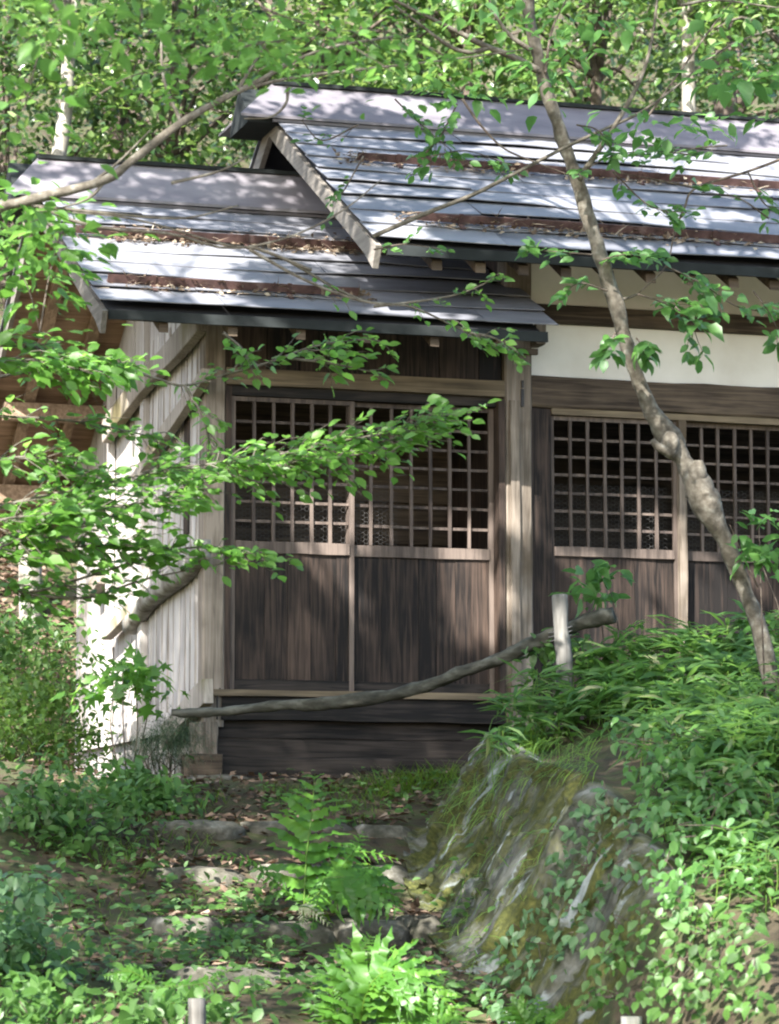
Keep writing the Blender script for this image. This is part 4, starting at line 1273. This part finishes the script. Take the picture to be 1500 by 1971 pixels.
for i_, (xr, yr, Yc, n, s) in enumerate((((1060, 1200), (0, 120), 14.5, 60, .085), ((1120, 1500), (0, 50), 14.0, 40, .085), ((1180, 1500), (160, 260), 15.2, 80, .085), ((880, 1000), (0, 50), 14.2, 30, .09), ((1400, 1500), (80, 230), 15, 60, .12), ((860, 1100), (120, 220), 15.2, 70, .085))):
    P, A, N, S, C = cloudpx(n, xr, yr, (Yc - .5, Yc + .5), 400 + i_, s, max(7, n // 12), .2, .3)
    prt.append((P, A, N, S))
mb.build('twigs', M['bark_dark'], treeR, kind='stuff')
emit(treeR, prt, M['leaf_right'], 'broad', 300)
mbc = MB(); crR = []  # crown masses out of view, added and thinned to shade roofs and bank
topR = aY(980, -600, 15.5)
for i_, (c, rad, n, ncl) in enumerate((((4.6, 18.2, 9.1), (4.6, 1.7, 1.0), 11000, 85), ((5.5, 15.1, 9.0), (2.8, 3.4, 1.2), 12000, 90), ((8.9, 16.4, 9.6), (2.2, 3.0, 1.2), 3500, 40), ((2.3, 7.9, 8.6), (3.0, 3.2, 1.3), 10000, 80))):
    P, A, N, C = crown(n, c, rad, ncl, .75, .25, .05, 60 + i_)
    ok = ~sun_gap(P)
    crR.append((P[ok], A[ok], N[ok], rng.uniform(.09, .15, ok.sum())))
    px_limbs(mbc, topR, C, .03, 7)
mbc.build('branch', M['bark_grey'], treeR)
_ls('crown', np.vstack([c[0] for c in crR]), np.vstack([c[1] for c in crR]), np.vstack([c[2] for c in crR]), np.concatenate([c[3] for c in crR]), 'diamond', M['leaf_right'], treeR)

# ---- woodland behind
BG = [  # px, Y, crown offset, radii, leaves, clumps, leaf, material, bark, trunk radius, label
    (62, 27.0, (.28, 0, 8.8), (1.6, 1.4, 2.4), 5200, 60, .115, 'leaf_far', 'bark_pale', .085, 'pale-barked tree rising behind the annex ridge at upper left'),
    (330, 28.5, (.0, 0, 7.8), (1.7, 1.4, 1.9), 6500, 70, .11, 'leaf_far', 'bark_dark', .08, 'leafy tree behind the gap between the two ridges'),
    (620, 29.0, (.0, 0, 9.0), (1.7, 1.3, 2.0), 6000, 66, .11, 'leaf_far', 'bark_dark', .09, 'bright leafy tree behind the left end of the hall ridge'),
    (900, 28.5, (.0, 0, 9.1), (1.7, 1.3, 1.9), 6000, 66, .11, 'leaf_far', 'bark_dark', .09, 'bright leafy tree behind the middle of the hall ridge'),
    (1160, 29.0, (.0, 0, 9.1), (1.6, 1.3, 2.0), 5200, 60, .115, 'leaf_far', 'bark_dark', .09, 'leafy tree behind the hall ridge, just right of the crooked trunk'),
    (1310, 27.5, (.1, 0, 9.3), (1.2, 1.2, 1.6), 3200, 44, .12, 'leaf_far', 'bark_pale', .09, 'white-barked tree behind the hall ridge at upper right'),
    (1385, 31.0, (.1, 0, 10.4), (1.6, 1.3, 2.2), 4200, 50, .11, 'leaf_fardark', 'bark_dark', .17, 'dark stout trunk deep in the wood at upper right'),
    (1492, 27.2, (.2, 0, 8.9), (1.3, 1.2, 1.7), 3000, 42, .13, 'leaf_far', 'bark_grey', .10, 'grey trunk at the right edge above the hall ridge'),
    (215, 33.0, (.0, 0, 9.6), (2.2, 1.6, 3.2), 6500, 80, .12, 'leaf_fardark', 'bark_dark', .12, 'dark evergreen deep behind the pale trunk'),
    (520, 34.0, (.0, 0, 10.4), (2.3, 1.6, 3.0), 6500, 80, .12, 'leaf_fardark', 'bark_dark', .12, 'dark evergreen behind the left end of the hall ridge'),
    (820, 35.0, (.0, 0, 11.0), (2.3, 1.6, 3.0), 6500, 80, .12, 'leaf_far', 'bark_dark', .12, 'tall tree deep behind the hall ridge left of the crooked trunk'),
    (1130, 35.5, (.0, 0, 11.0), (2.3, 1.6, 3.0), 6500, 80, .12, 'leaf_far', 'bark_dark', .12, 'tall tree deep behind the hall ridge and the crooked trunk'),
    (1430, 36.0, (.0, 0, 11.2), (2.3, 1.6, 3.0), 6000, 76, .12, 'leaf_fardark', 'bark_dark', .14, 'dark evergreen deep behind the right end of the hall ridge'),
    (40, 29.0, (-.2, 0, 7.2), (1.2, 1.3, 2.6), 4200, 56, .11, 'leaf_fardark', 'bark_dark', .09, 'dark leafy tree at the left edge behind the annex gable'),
]
for i_, (px, Y, co, rad, n, ncl, s, lm, bm, tr_, lab) in enumerate(BG):
    p = aY(px, 985, Y); gz = float(hgt(p[0], Y))
    t = thing('woodland_tree', lab, 'tree', (p[0], Y, gz), 'trees in the wood behind the building')
    c = np.array([p[0] + co[0], Y + co[1], co[2]])
    tubeobj('trunk', [(p[0], Y, gz - .3), (p[0] + rng.normal(0, .06), Y, gz + (co[2] - gz) * .45), (p[0] + co[0] * .9 + rng.normal(0, .03), Y, co[2] * .8), (c[0], Y, co[2] + rad[2] * .8)], [tr_ * 1.25, tr_, tr_ * .75, tr_ * .3], M[bm], t, n=26, k=9, bump=.12)
    P, A, N, C = crown(int(n * (.55 if i_ < 8 else .85)), c, rad, int(ncl * .75), .42, .35, .15, 500 + i_)
    m = MB(); px_limbs(m, np.array([c[0], Y, co[2] - .5 * rad[2]]), C, .03, 5)
    m.build('branch', M[bm], t)
    _ls('crown', P, A, N, s * rng.uniform(.65, 1.2, len(P)), 'broad' if i_ < 8 else 'diamond', M[lm], t)

# undergrowth on the slope behind, one mass
def slope_clumps(n, X, Y, z, seed, ncl, cr, s, kind, mat, name, parent=None, hmax=.6):
    r = np.random.default_rng(seed)
    cx = r.uniform(*X, ncl); cyy = r.uniform(*Y, ncl)
    k = r.integers(0, ncl, n)
    off = r.normal(0, .6, (n, 3)) * cr
    x = cx[k] + off[:, 0]; y = cyy[k] + off[:, 1]
    zz = hgt(x, y) + np.abs(off[:, 2]) * 1.0 + r.uniform(0, hmax, ncl)[k] * r.random(n)
    P = np.stack([x, y, zz], 1)
    ax = r.normal(0, 1, (n, 3)); ax[:, 2] = -.1
    nr = np.stack([r.normal(0, .4, n), r.normal(-.4, .4, n), np.ones(n)], 1)
    return P, ax, nr, s * r.uniform(.6, 1.3, n)


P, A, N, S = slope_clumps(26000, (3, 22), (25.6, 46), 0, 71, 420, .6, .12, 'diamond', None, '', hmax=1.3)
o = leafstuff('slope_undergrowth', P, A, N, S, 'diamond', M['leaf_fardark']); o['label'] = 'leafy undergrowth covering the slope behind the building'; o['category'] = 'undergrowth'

# ================================================================== SHRUBS AND GROUND PLANTS
def shrub(name, label, cat, px, py, Y, rad, n, s, mat, kind='diamond', seed=0, ncl=30, bark='bark_dark', stems=6, flat=.5, cr=.22, nobj=0):
    c = aY(px, py, Y); gz = float(hgt(c[0], c[1]))
    t = thing(name, label, cat, (c[0], c[1], gz))
    P, A, N, C = crown(n, c, rad, ncl, cr, flat, .1, seed)
    keep = P[:, 2] > hgt(P[:, 0], P[:, 1]) + .02
    m = MB()
    b = np.array([c[0], c[1], gz - .05])
    for q in C[:stems * 2]:
        m.tube([b, (b + q) / 2 + [rng.normal(0, .05), rng.normal(0, .05), .05], q], [.006, .0045, .002], n=8, k=5)
    m.build('stem', M[bark], t)
    S = s * rng.uniform(.6, 1.25, len(P))
    if nobj:
        emit(t, [(P[keep], A[keep], N[keep], S[keep])], M[mat], kind, nobj)
    else:
        _ls('foliage', P[keep], A[keep], N[keep], S[keep], kind, M[mat], t)
    return t


shrub('leafy_shrub', 'sunlit yellow-green shrub left of the side wall', 'shrub', 75, 1390, 20.5, (.42, .5, .55), 2600, .06, 'leaf_shrub', 'diamond', 1, 60)
shrub('leafy_shrub', 'green shrub at the left edge below the brown slope', 'shrub', 20, 1270, 22.0, (.5, .5, .40), 1800, .07, 'leaf_ground', 'diamond', 2, 40)
shrub('leafy_shrub', 'broad-leaved shrub in shade at the left edge below the side wall', 'shrub', 95, 1560, 17.6, (.45, .5, .33), 1100, .07, 'leaf_ground', 'broad', 3, 44)
shrub('leafy_shrub', 'leafy shrub in front of the side wall foot', 'shrub', 245, 1530, 18.4, (.30, .4, .18), 800, .08, 'leaf_ground', 'broad', 4, 26)
shrub('leafy_shrub', 'blue-green shrub at the left edge low beside the steps', 'shrub', 35, 1790, 14.6, (.30, .4, .28), 800, .075, 'leaf_vine', 'broad', 5, 26)
shrub('conifer_shrub', 'dark feathery conifer bush under the end of the rail', 'shrub', 325, 1430, 18.7, (.26, .25, .17), 4200, .06, 'leaf_conifer', 'blade', 6, 60, flat=.8, cr=.10)
shrub('leafy_shrub', 'large-leaved shrub low at the bottom left corner', 'shrub', 120, 1930, 13.4, (.32, .4, .16), 420, .07, 'leaf_ground', 'broad', 7, 26)
shrub('leafy_shrub', 'leafy patch around the grey stake at the bottom edge', 'shrub', 330, 1955, 13.3, (.34, .3, .12), 330, .08, 'leaf_ground', 'broad', 8, 22)
shrub('maple_sapling', 'maple sapling with small dark leaves before the white side wall', 'sapling', 250, 1300, 18.9, (.26, .2, .10), 130, .11, 'leaf_spray', 'maple', 9, 14, nobj=130, stems=2)
shrub('broadleaf_seedling', 'upright seedling with round leaves beside the railing post', 'plant', 1150, 1110, 17.5, (.11, .1, .22), 60, .11, 'leaf_right', 'broad', 10, 10, nobj=60, cr=.12, stems=1)
shrub('broadleaf_seedling', 'upright seedling with pale leaves right of the crooked trunk', 'plant', 1470, 1050, 15.3, (.10, .1, .24), 70, .10, 'leaf_right', 'broad', 11, 12, nobj=70, cr=.12, stems=1)
shrub('broadleaf_seedling', 'leafy stems climbing behind the leaning railing post', 'plant', 1080, 1240, 17.6, (.16, .1, .16), 90, .08, 'leaf_ground', 'broad', 12, 12, nobj=90, cr=.12, stems=1)
shrub('leafy_shrub', 'green shrub growing on the bank at the right edge', 'shrub', 1490, 1500, 14.4, (.28, .3, .4), 700, .085, 'leaf_ground', 'broad', 13, 30)
shrub('sunlit_plant', 'bright sunlit plant at the lower right corner', 'plant', 1440, 1760, 13.2, (.14, .12, .14), 90, .13, 'leaf_sasa', 'broad', 14, 14, nobj=90, cr=.10)
shrub('leafy_shrub', 'fine yellow-green herbs on the mossy mound at the lower right corner', 'shrub', 1420, 1900, 13.0, (.22, .2, .12), 420, .055, 'leaf_shrub', 'broad', 16, 26)
shrub('leafy_shrub', 'green herbs above the sunlit plant at the right edge', 'shrub', 1420, 1680, 13.7, (.24, .2, .12), 380, .065, 'leaf_right', 'broad', 17, 26)
shrub('leafy_shrub', 'dark-leaved creeper clump hanging at the foot of the rock bank', 'shrub', 1260, 1840, 13.5, (.14, .12, .24), 220, .085, 'leaf_ground', 'broad', 15, 18)


# bamboo grass on the bank
def sasa(label, spots, seed, per, size=.21, nobj=100):
    r = np.random.default_rng(seed)
    pts = []
    for q in spots:
        c = aY(*q); g = aG(q[0], q[1] + 30)
        if 12.5 < g[1] < 19.2 and (c[2] < hgt(c[0], c[1]) + .08 or q[1] > 1330):
            c = g + np.array([0, 0, r.uniform(.08, .26)])
        pts.append(c)
    pts = np.array(pts)
    b = pts.mean(0); t = thing('bamboo_grass', label, 'bamboo grass', (b[0], b[1], float(hgt(b[0], b[1]))), 'bamboo grass on the bank')
    P, A, N, S = [], [], [], []
    m = MB()
    for c in pts:
        gz = float(hgt(c[0], c[1])) - .02
        foot = np.array([c[0] + r.normal(0, .05), c[1] + r.normal(0, .05), min(gz, c[2] - .08)])
        m.tube([foot, (foot + c) / 2 + r.normal(0, .02, 3), c], [.004, .0035, .0025], n=6, k=4)
        n = int(r.normal(per, 1.2))
        a0 = r.uniform(0, 6.28)
        for q in range(max(3, n)):
            a = a0 + q * 2.4 + r.normal(0, .3)
            d = np.array([math.cos(a), math.sin(a) * .8 - .25, r.normal(.12, .28)])
            P.append(c + d * .015 + np.array([0, 0, -r.uniform(0, .08)])); A.append(d); N.append(np.array([r.normal(0, .25), r.normal(-.35, .25), 1])); S.append(size * r.uniform(.6, 1.2))
    m.build('stem', M['grass'], t, kind='stuff')
    emit(t, [(np.array(P), np.array(A), np.array(N), np.array(S))], M['leaf_sasa'], 'lance', nobj)


r_ = np.random.default_rng(5)


def scatter_px(n, poly, Yf):
    """points inside a picture polygon; Yf gives the distance from (px,py)"""
    poly = np.array(poly, float); out = []
    lo, hi = poly.min(0), poly.max(0)
    while len(out) < n:
        p = r_.uniform(lo, hi); c = False
        j = len(poly) - 1
        for i in range(len(poly)):
            if ((poly[i][1] > p[1]) != (poly[j][1] > p[1])) and (p[0] < (poly[j][0] - poly[i][0]) * (p[1] - poly[i][1]) / (poly[j][1] - poly[i][1]) + poly[i][0]): c = not c
            j = i
        if c: out.append((p[0], p[1], Yf(p[0], p[1])))
    return out


bankY = lambda px, py: float(np.clip(17.6 - (py - 1230) / 260 * 1.6 - max(0, px - 1250) / 250 * .7, 13.4, 18.6)) + r_.uniform(-.15, .15)
sasa('thick bamboo grass between the leaning stake and the crooked trunk', scatter_px(150, [(1110, 1250), (1200, 1195), (1330, 1195), (1420, 1225), (1430, 1370), (1250, 1400), (1120, 1390), (1080, 1330)], bankY), 1, 7, .25, 300)
sasa('bamboo grass spilling over the bank edge in front of the tall post', scatter_px(46, [(965, 1330), (1030, 1270), (1100, 1310), (1120, 1400), (1080, 1430), (960, 1430), (920, 1410)], bankY), 2, 6, .19, 150)
sasa('bamboo grass at the right edge around the crooked trunk foot', scatter_px(110, [(1380, 1185), (1500, 1180), (1530, 1500), (1380, 1480), (1300, 1420), (1400, 1370)], bankY), 3, 7, .21, 200)
sasa('bamboo grass on the mound at the lower right edge', scatter_px(40, [(1330, 1740), (1500, 1700), (1510, 1900), (1360, 1880)], lambda a, b: 13.2 + r_.uniform(-.2, .2)), 6, 5, .17, 100)
sasa('loose bamboo grass hanging down the bank right of the rock', scatter_px(190, [(1200, 1400), (1300, 1370), (1440, 1320), (1510, 1320), (1510, 1720), (1380, 1690), (1290, 1600)], bankY), 4, 6, .19, 260)

# creeper leaves over the rock
def on_bank(px, py):
    d = ray(px, py); t = np.linspace(12, 22, 900); P = d[None] * t[:, None]
    H = hgt(P[:, 0], P[:, 1], False) + .10
    b = P[:, 2] < H
    return P[int(np.argmax(b))] if b.any() else None


def creeper(label, n, poly, mat, size, seed, kind='broad', nobj=0, lift=.07):
    pts = [on_bank(p[0], p[1]) for p in scatter_px(n, poly, lambda a, b: 15)]
    P = np.array([p for p in pts if p is not None]); m = len(P)
    P = P + np.array([-.7, -.35, .6])[None] * (lift * rng.random(m)[:, None] + .03)
    t = thing('creeper', label, 'creeper', P.mean(0) * [1, 1, 1])
    A = np.stack([rng.normal(-.3, .6, m), rng.normal(-.2, .5, m), rng.normal(-.5, .3, m)], 1)
    N = np.stack([rng.normal(-.5, .3, m), rng.normal(-.6, .3, m), rng.normal(.7, .25, m)], 1)
    mb_ = MB()
    idx = rng.permutation(m)[:max(6, m // 12)]
    for q in idx:
        d2 = np.linalg.norm(P - P[q], axis=1); j_ = np.argsort(d2)[3:6]
        mb_.tube([P[q], P[j_[0]], P[j_[2]]], [.003, .003, .002], n=6, k=4)
    mb_.build('stem', M['bark_dark'], t, kind='stuff')
    emit(t, [(P, A, N, size * rng.uniform(.55, 1.2, m))], M[mat], kind, nobj or 1)


creeper('blue-green creeper trailing down the lichen-streaked rock', 330, [(1080, 1600), (1180, 1520), (1260, 1560), (1230, 1700), (1150, 1800), (1060, 1960), (960, 1971), (930, 1900), (1040, 1740)], 'leaf_vine', .06, 1, nobj=200)
creeper('green creeper mat covering the bank right of the rock', 480, [(1180, 1420), (1300, 1430), (1500, 1480), (1500, 1740), (1400, 1720), (1340, 1800), (1270, 1740), (1280, 1600), (1230, 1500)], 'leaf_right', .065, 2, nobj=250, lift=.22)
creeper('low creeper below the right part of the rock', 400, [(1150, 1830), (1250, 1760), (1360, 1760), (1500, 1780), (1500, 1971), (1150, 1971)], 'leaf_ground', .06, 3, nobj=100, lift=.12)

# grass along the bank edge and the path
GP, GA, GN, GS = [], [], [], []


def grass(n, poly, size, seed):
    for p in scatter_px(n, poly, lambda a, b: 15):
        g = aG(p[0], p[1])
        a = rng.uniform(0, 6.28)
        GP.append(g); GA.append((math.cos(a) * .6, math.sin(a) * .6, rng.uniform(.5, 1.1))); GN.append((math.cos(a + 3.1), math.sin(a + 3.1), .4)); GS.append(size * rng.uniform(.5, 1.3))


grass(900, [(690, 1520), (830, 1500), (960, 1430), (1040, 1420), (1060, 1450), (900, 1500), (830, 1530), (740, 1545)], .17, 1)
grass(350, [(480, 1525), (700, 1510), (760, 1540), (700, 1600), (560, 1560)], .10, 2)
grass(500, [(100, 1500), (440, 1520), (420, 1640), (280, 1700), (60, 1640)], .13, 3)
grass(500, [(60, 1720), (500, 1740), (560, 1900), (300, 1960), (30, 1960)], .12, 4)
for p in scatter_px(420, [(840, 1530), (960, 1450), (1060, 1430), (1180, 1430), (1160, 1500), (1000, 1520), (900, 1560)], lambda a, b: 15) + scatter_px(260, [(860, 1560), (1000, 1540), (1100, 1600), (960, 1900), (880, 1900)], lambda a, b: 15):
    g = on_bank(p[0], p[1])
    if g is None: continue
    GP.append(g + np.array([-.03, -.02, .04])); GA.append((rng.normal(-.7, .3), rng.normal(-.3, .4), rng.normal(-.4, .5))); GN.append((-.4, -.4, .8)); GS.append(.13 * rng.uniform(.4, 1.3))
GP, GA, GN = np.array(GP), np.array(GA), np.array(GN)
o = leafstuff('grass', GP, GA, GN, np.array(GS), 'blade', M['grass']); o['label'] = 'thin grass along the path and bank edge'; o['category'] = 'grass'

# dead leaves on the ground
n = 10000
x = rng.uniform(1.8, 6.6, n); y = rng.uniform(12.6, 19.9, n)
k = rng.random(n) < np.clip(.55 + .7 * fbm(x * 1.3, y * 1.3, 6.), .08, 1); x, y = x[k], y[k]
k = x < xb(y) + .25; x, y = x[k], y[k]
P = np.stack([x, y, hgt(x, y) + .012 + rng.random(len(x)) * .02], 1)
A = np.stack([rng.normal(0, 1, len(x)), rng.normal(0, 1, len(x)), rng.normal(-.1, .25, len(x))], 1)
N = np.stack([rng.normal(0, .4, len(x)), rng.normal(-.3, .4, len(x)), np.ones(len(x))], 1)
o = leafstuff('leaf_litter', P, A, N, rng.uniform(.03, .085, len(x)), 'litter', M['litter']); o['label'] = 'brown dead leaves strewn over the path and steps'; o['category'] = 'leaf litter'
# leaves caught on the treads
SP, n = [], 0
for (pa, pb, py, Y) in ((300, 800, 1585, 17.75), (275, 800, 1668, 16.95), (300, 860, 1775, 15.95), (320, 900, 1875, 15.0)):
    a = aY(pa, py, Y); b = aY(pb, py, Y)
    for q in range(330):
        SP.append((rng.uniform(a[0], b[0]), Y + rng.uniform(.05, .75), a[2] + .03 + rng.random() * .02))
SP = np.array(SP); m = len(SP)
o = leafstuff('leaf_litter', SP, rng.normal(0, 1, (m, 3)) * [1, 1, .2], np.stack([rng.normal(0, .3, m), rng.normal(-.35, .3, m), np.ones(m)], 1), rng.uniform(.045, .10, m), 'litter', M['litter'])
o['label'] = 'brown dead leaves lying on the stone treads'; o['category'] = 'leaf litter'
# slope behind left: litter
x = rng.uniform(3, 5.2, 4000); y = rng.uniform(24.6, 31, 4000); m = 4000
P = np.stack([x, y, hgt(x, y) + .02], 1)
o = leafstuff('leaf_litter', P, rng.normal(0, 1, (m, 3)) * [1, 1, .3], np.stack([rng.normal(0, .4, m), rng.normal(-.5, .4, m), np.ones(m)], 1), rng.uniform(.06, .13, m), 'litter', M['litter'])
o['label'] = 'reddish dead leaves on the slope left of the side wall'; o['category'] = 'leaf litter'

# ground cover: small plants in masses
CP = []
for (poly, n, s) in (([(0, 1500), (420, 1540), (300, 1720), (0, 1760)], 420, .05), ([(0, 1760), (250, 1740), (520, 1800), (620, 1971), (0, 1971)], 700, .055), ([(290, 1700), (560, 1740), (620, 1900), (330, 1900)], 460, .05), ([(820, 1700), (960, 1650), (1000, 1800), (900, 1900), (800, 1850)], 140, .05), ([(600, 1880), (760, 1860), (1000, 1971), (560, 1971)], 260, .07), ([(480, 1530), (900, 1510), (860, 1600), (520, 1600)], 260, .045)):
    for p in scatter_px(n, poly, lambda a, b: 15):
        g = aG(p[0], p[1])
        CP.append((*(g + [rng.normal(0, .03), rng.normal(0, .03), rng.uniform(.02, .16)]), s * rng.uniform(.6, 1.5)))
CP = np.array(CP); m = len(CP)
o = leafstuff('ground_cover', CP[:, :3], np.stack([rng.normal(0, 1, m), rng.normal(-.1, 1, m), rng.normal(-.1, .3, m)], 1), np.stack([rng.normal(0, .35, m), rng.normal(-.5, .35, m), np.ones(m)], 1), CP[:, 3], 'broad', M['leaf_ground'])
o['label'] = 'small green leafy plants covering the ground beside the steps'; o['category'] = 'ground cover'


# ferns
def fern(label, fronds, Y, mat='leaf_fern', kind='pinna'):
    """frond: rachis pixels from base to tip, half width in metres, number of pinna pairs"""
    b = aY(*fronds[0][0][0], Y)
    t = thing('fern', label, 'fern', b)
    for (pts, w, n, dY) in fronds:
        W = [aY(p[0], p[1], Y + dY * i / (len(pts) - 1)) for i, p in enumerate(pts)]
        C = catmull(W, 60)
        m = MB(); m.tube(W, [.005, .0035, .0015], n=20, k=5)
        fr = m.build('frond', M['grass'], t)
        P, A, N, S = [], [], [], []
        T = np.gradient(C, axis=0); T /= np.linalg.norm(T, axis=1)[:, None]
        view = -np.mean(C, 0) / np.linalg.norm(np.mean(C, 0))
        nrm_ = view * .75 + np.array([0, 0, .8]); nrm_ /= np.linalg.norm(nrm_)
        for q in range(n):
            f_ = .06 + .92 * q / (n - 1); i = int(f_ * 59)
            prof = min(1, .45 + f_ * 2.2) * (1 - f_) ** .55 + .06
            for sg in (-1, 1):
                sd = np.cross(T[i], nrm_) * sg
                A.append(sd * .92 + T[i] * (.30 + .4 * f_) + np.array([0, 0, -.12]) + rng.normal(0, .05, 3)); P.append(C[i]); N.append(nrm_ + rng.normal(0, .12, 3)); S.append(w * prof * rng.uniform(.9, 1.08))
        leafobjs('leaflet', fr, np.array(P), np.array(A), np.array(N), np.array(S), M[mat], kind)


fern('shaded fern with upright frond on the middle steps', [([(585, 1745), (590, 1650), (600, 1570), (606, 1490)], .34, 12, .1), ([(585, 1745), (640, 1700), (690, 1690), (770, 1745)], .29, 11, -.2), ([(585, 1745), (520, 1690), (460, 1650), (400, 1648)], .10, 14, -.1), ([(585, 1740), (640, 1660), (700, 1640), (770, 1655)], .13, 13, .1)], 16.2)
fern('spreading fern facing right beside the steps', [([(625, 1690), (675, 1690), (720, 1710), (765, 1755)], .32, 11, -.2), ([(625, 1690), (610, 1740), (600, 1790)], .10, 10, -.2), ([(640, 1690), (680, 1640), (700, 1600)], .12, 10, .1)], 15.6)
fern('large sunlit fern arching at the bottom centre', [([(690, 2040), (700, 1930), (735, 1875), (800, 1880), (890, 1960)], .38, 26, -.35), ([(690, 2040), (680, 1930), (690, 1850), (715, 1800)], .28, 20, .1), ([(700, 2040), (770, 1970), (840, 1960), (910, 2000)], .30, 22, -.5), ([(690, 2040), (650, 1960), (640, 1900)], .16, 16, 0)], 14.0, kind='pinna_narrow')
fern('light green fern at the bottom edge below the rock', [([(1030, 2040), (1010, 1970), (985, 1925)], .17, 14, .0), ([(1030, 2040), (1060, 1975), (1100, 1940)], .17, 14, 0), ([(1035, 2040), (1035, 1980), (1040, 1920)], .15, 14, .1)], 13.6)
fern('small wilted pale fern on the third step', [([(575, 1745), (600, 1750), (640, 1785)], .07, 12, -.1), ([(580, 1745), (585, 1765), (582, 1780)], .05, 8, -.1)], 15.5, 'leaf_wilt')
fern('small fern hanging on the rock bank', [([(990, 1870), (1000, 1850), (1030, 1875)], .07, 10, -.1), ([(990, 1870), (980, 1850), (960, 1860)], .06, 9, -.1)], 14.7)
fern('low fern left of the steps', [([(300, 1900), (380, 1895), (440, 1870)], .10, 14, -.1), ([(300, 1900), (330, 1930), (400, 1950)], .10, 14, -.2), ([(300, 1900), (250, 1870), (200, 1880)], .10, 14, 0)], 14.2)

# the bank and the slope go on with the same growth beyond the picture's edges
n = 5200
x = rng.uniform(6.55, 10.5, n); y = rng.uniform(12.4, 19.4, n)
k = (x * .958 - y * .287) / (x * .287 + y * .958) > .128 - .02 * rng.random(n); x, y = x[k], y[k]; m = len(x)
P = np.stack([x, y, hgt(x, y) + rng.uniform(.03, .30, m)], 1)
A = np.stack([rng.normal(0, 1, m), rng.normal(-.2, .9, m), rng.normal(.1, .28, m)], 1)
N = np.stack([rng.normal(0, .25, m), rng.normal(-.35, .25, m), np.ones(m)], 1)
o = leafstuff('bank_undergrowth', P, A, N, rng.uniform(.14, .26, m), 'lance', M['leaf_sasa'])
o['label'] = 'bamboo grass carpet continuing along the bank past the right edge'; o['category'] = 'undergrowth'
n = 2600
x = rng.uniform(-2.5, 3.0, n); y = rng.uniform(11.5, 21, n)
k = (x * .958 - y * .287) / (x * .287 + y * .958) < -.105 - .03 * rng.random(n); x, y = x[k], y[k]; m = len(x)
P = np.stack([x, y, hgt(x, y) + rng.uniform(.02, .22, m)], 1)
A = np.stack([rng.normal(0, 1, m), rng.normal(-.1, 1, m), rng.normal(-.1, .3, m)], 1)
N = np.stack([rng.normal(0, .35, m), rng.normal(-.4, .35, m), np.ones(m)], 1)
o = leafstuff('slope_undergrowth', P, A, N, rng.uniform(.05, .11, m), 'broad', M['leaf_ground'])
o['label'] = 'low leafy plants on the ground at the left edge'; o['category'] = 'undergrowth'
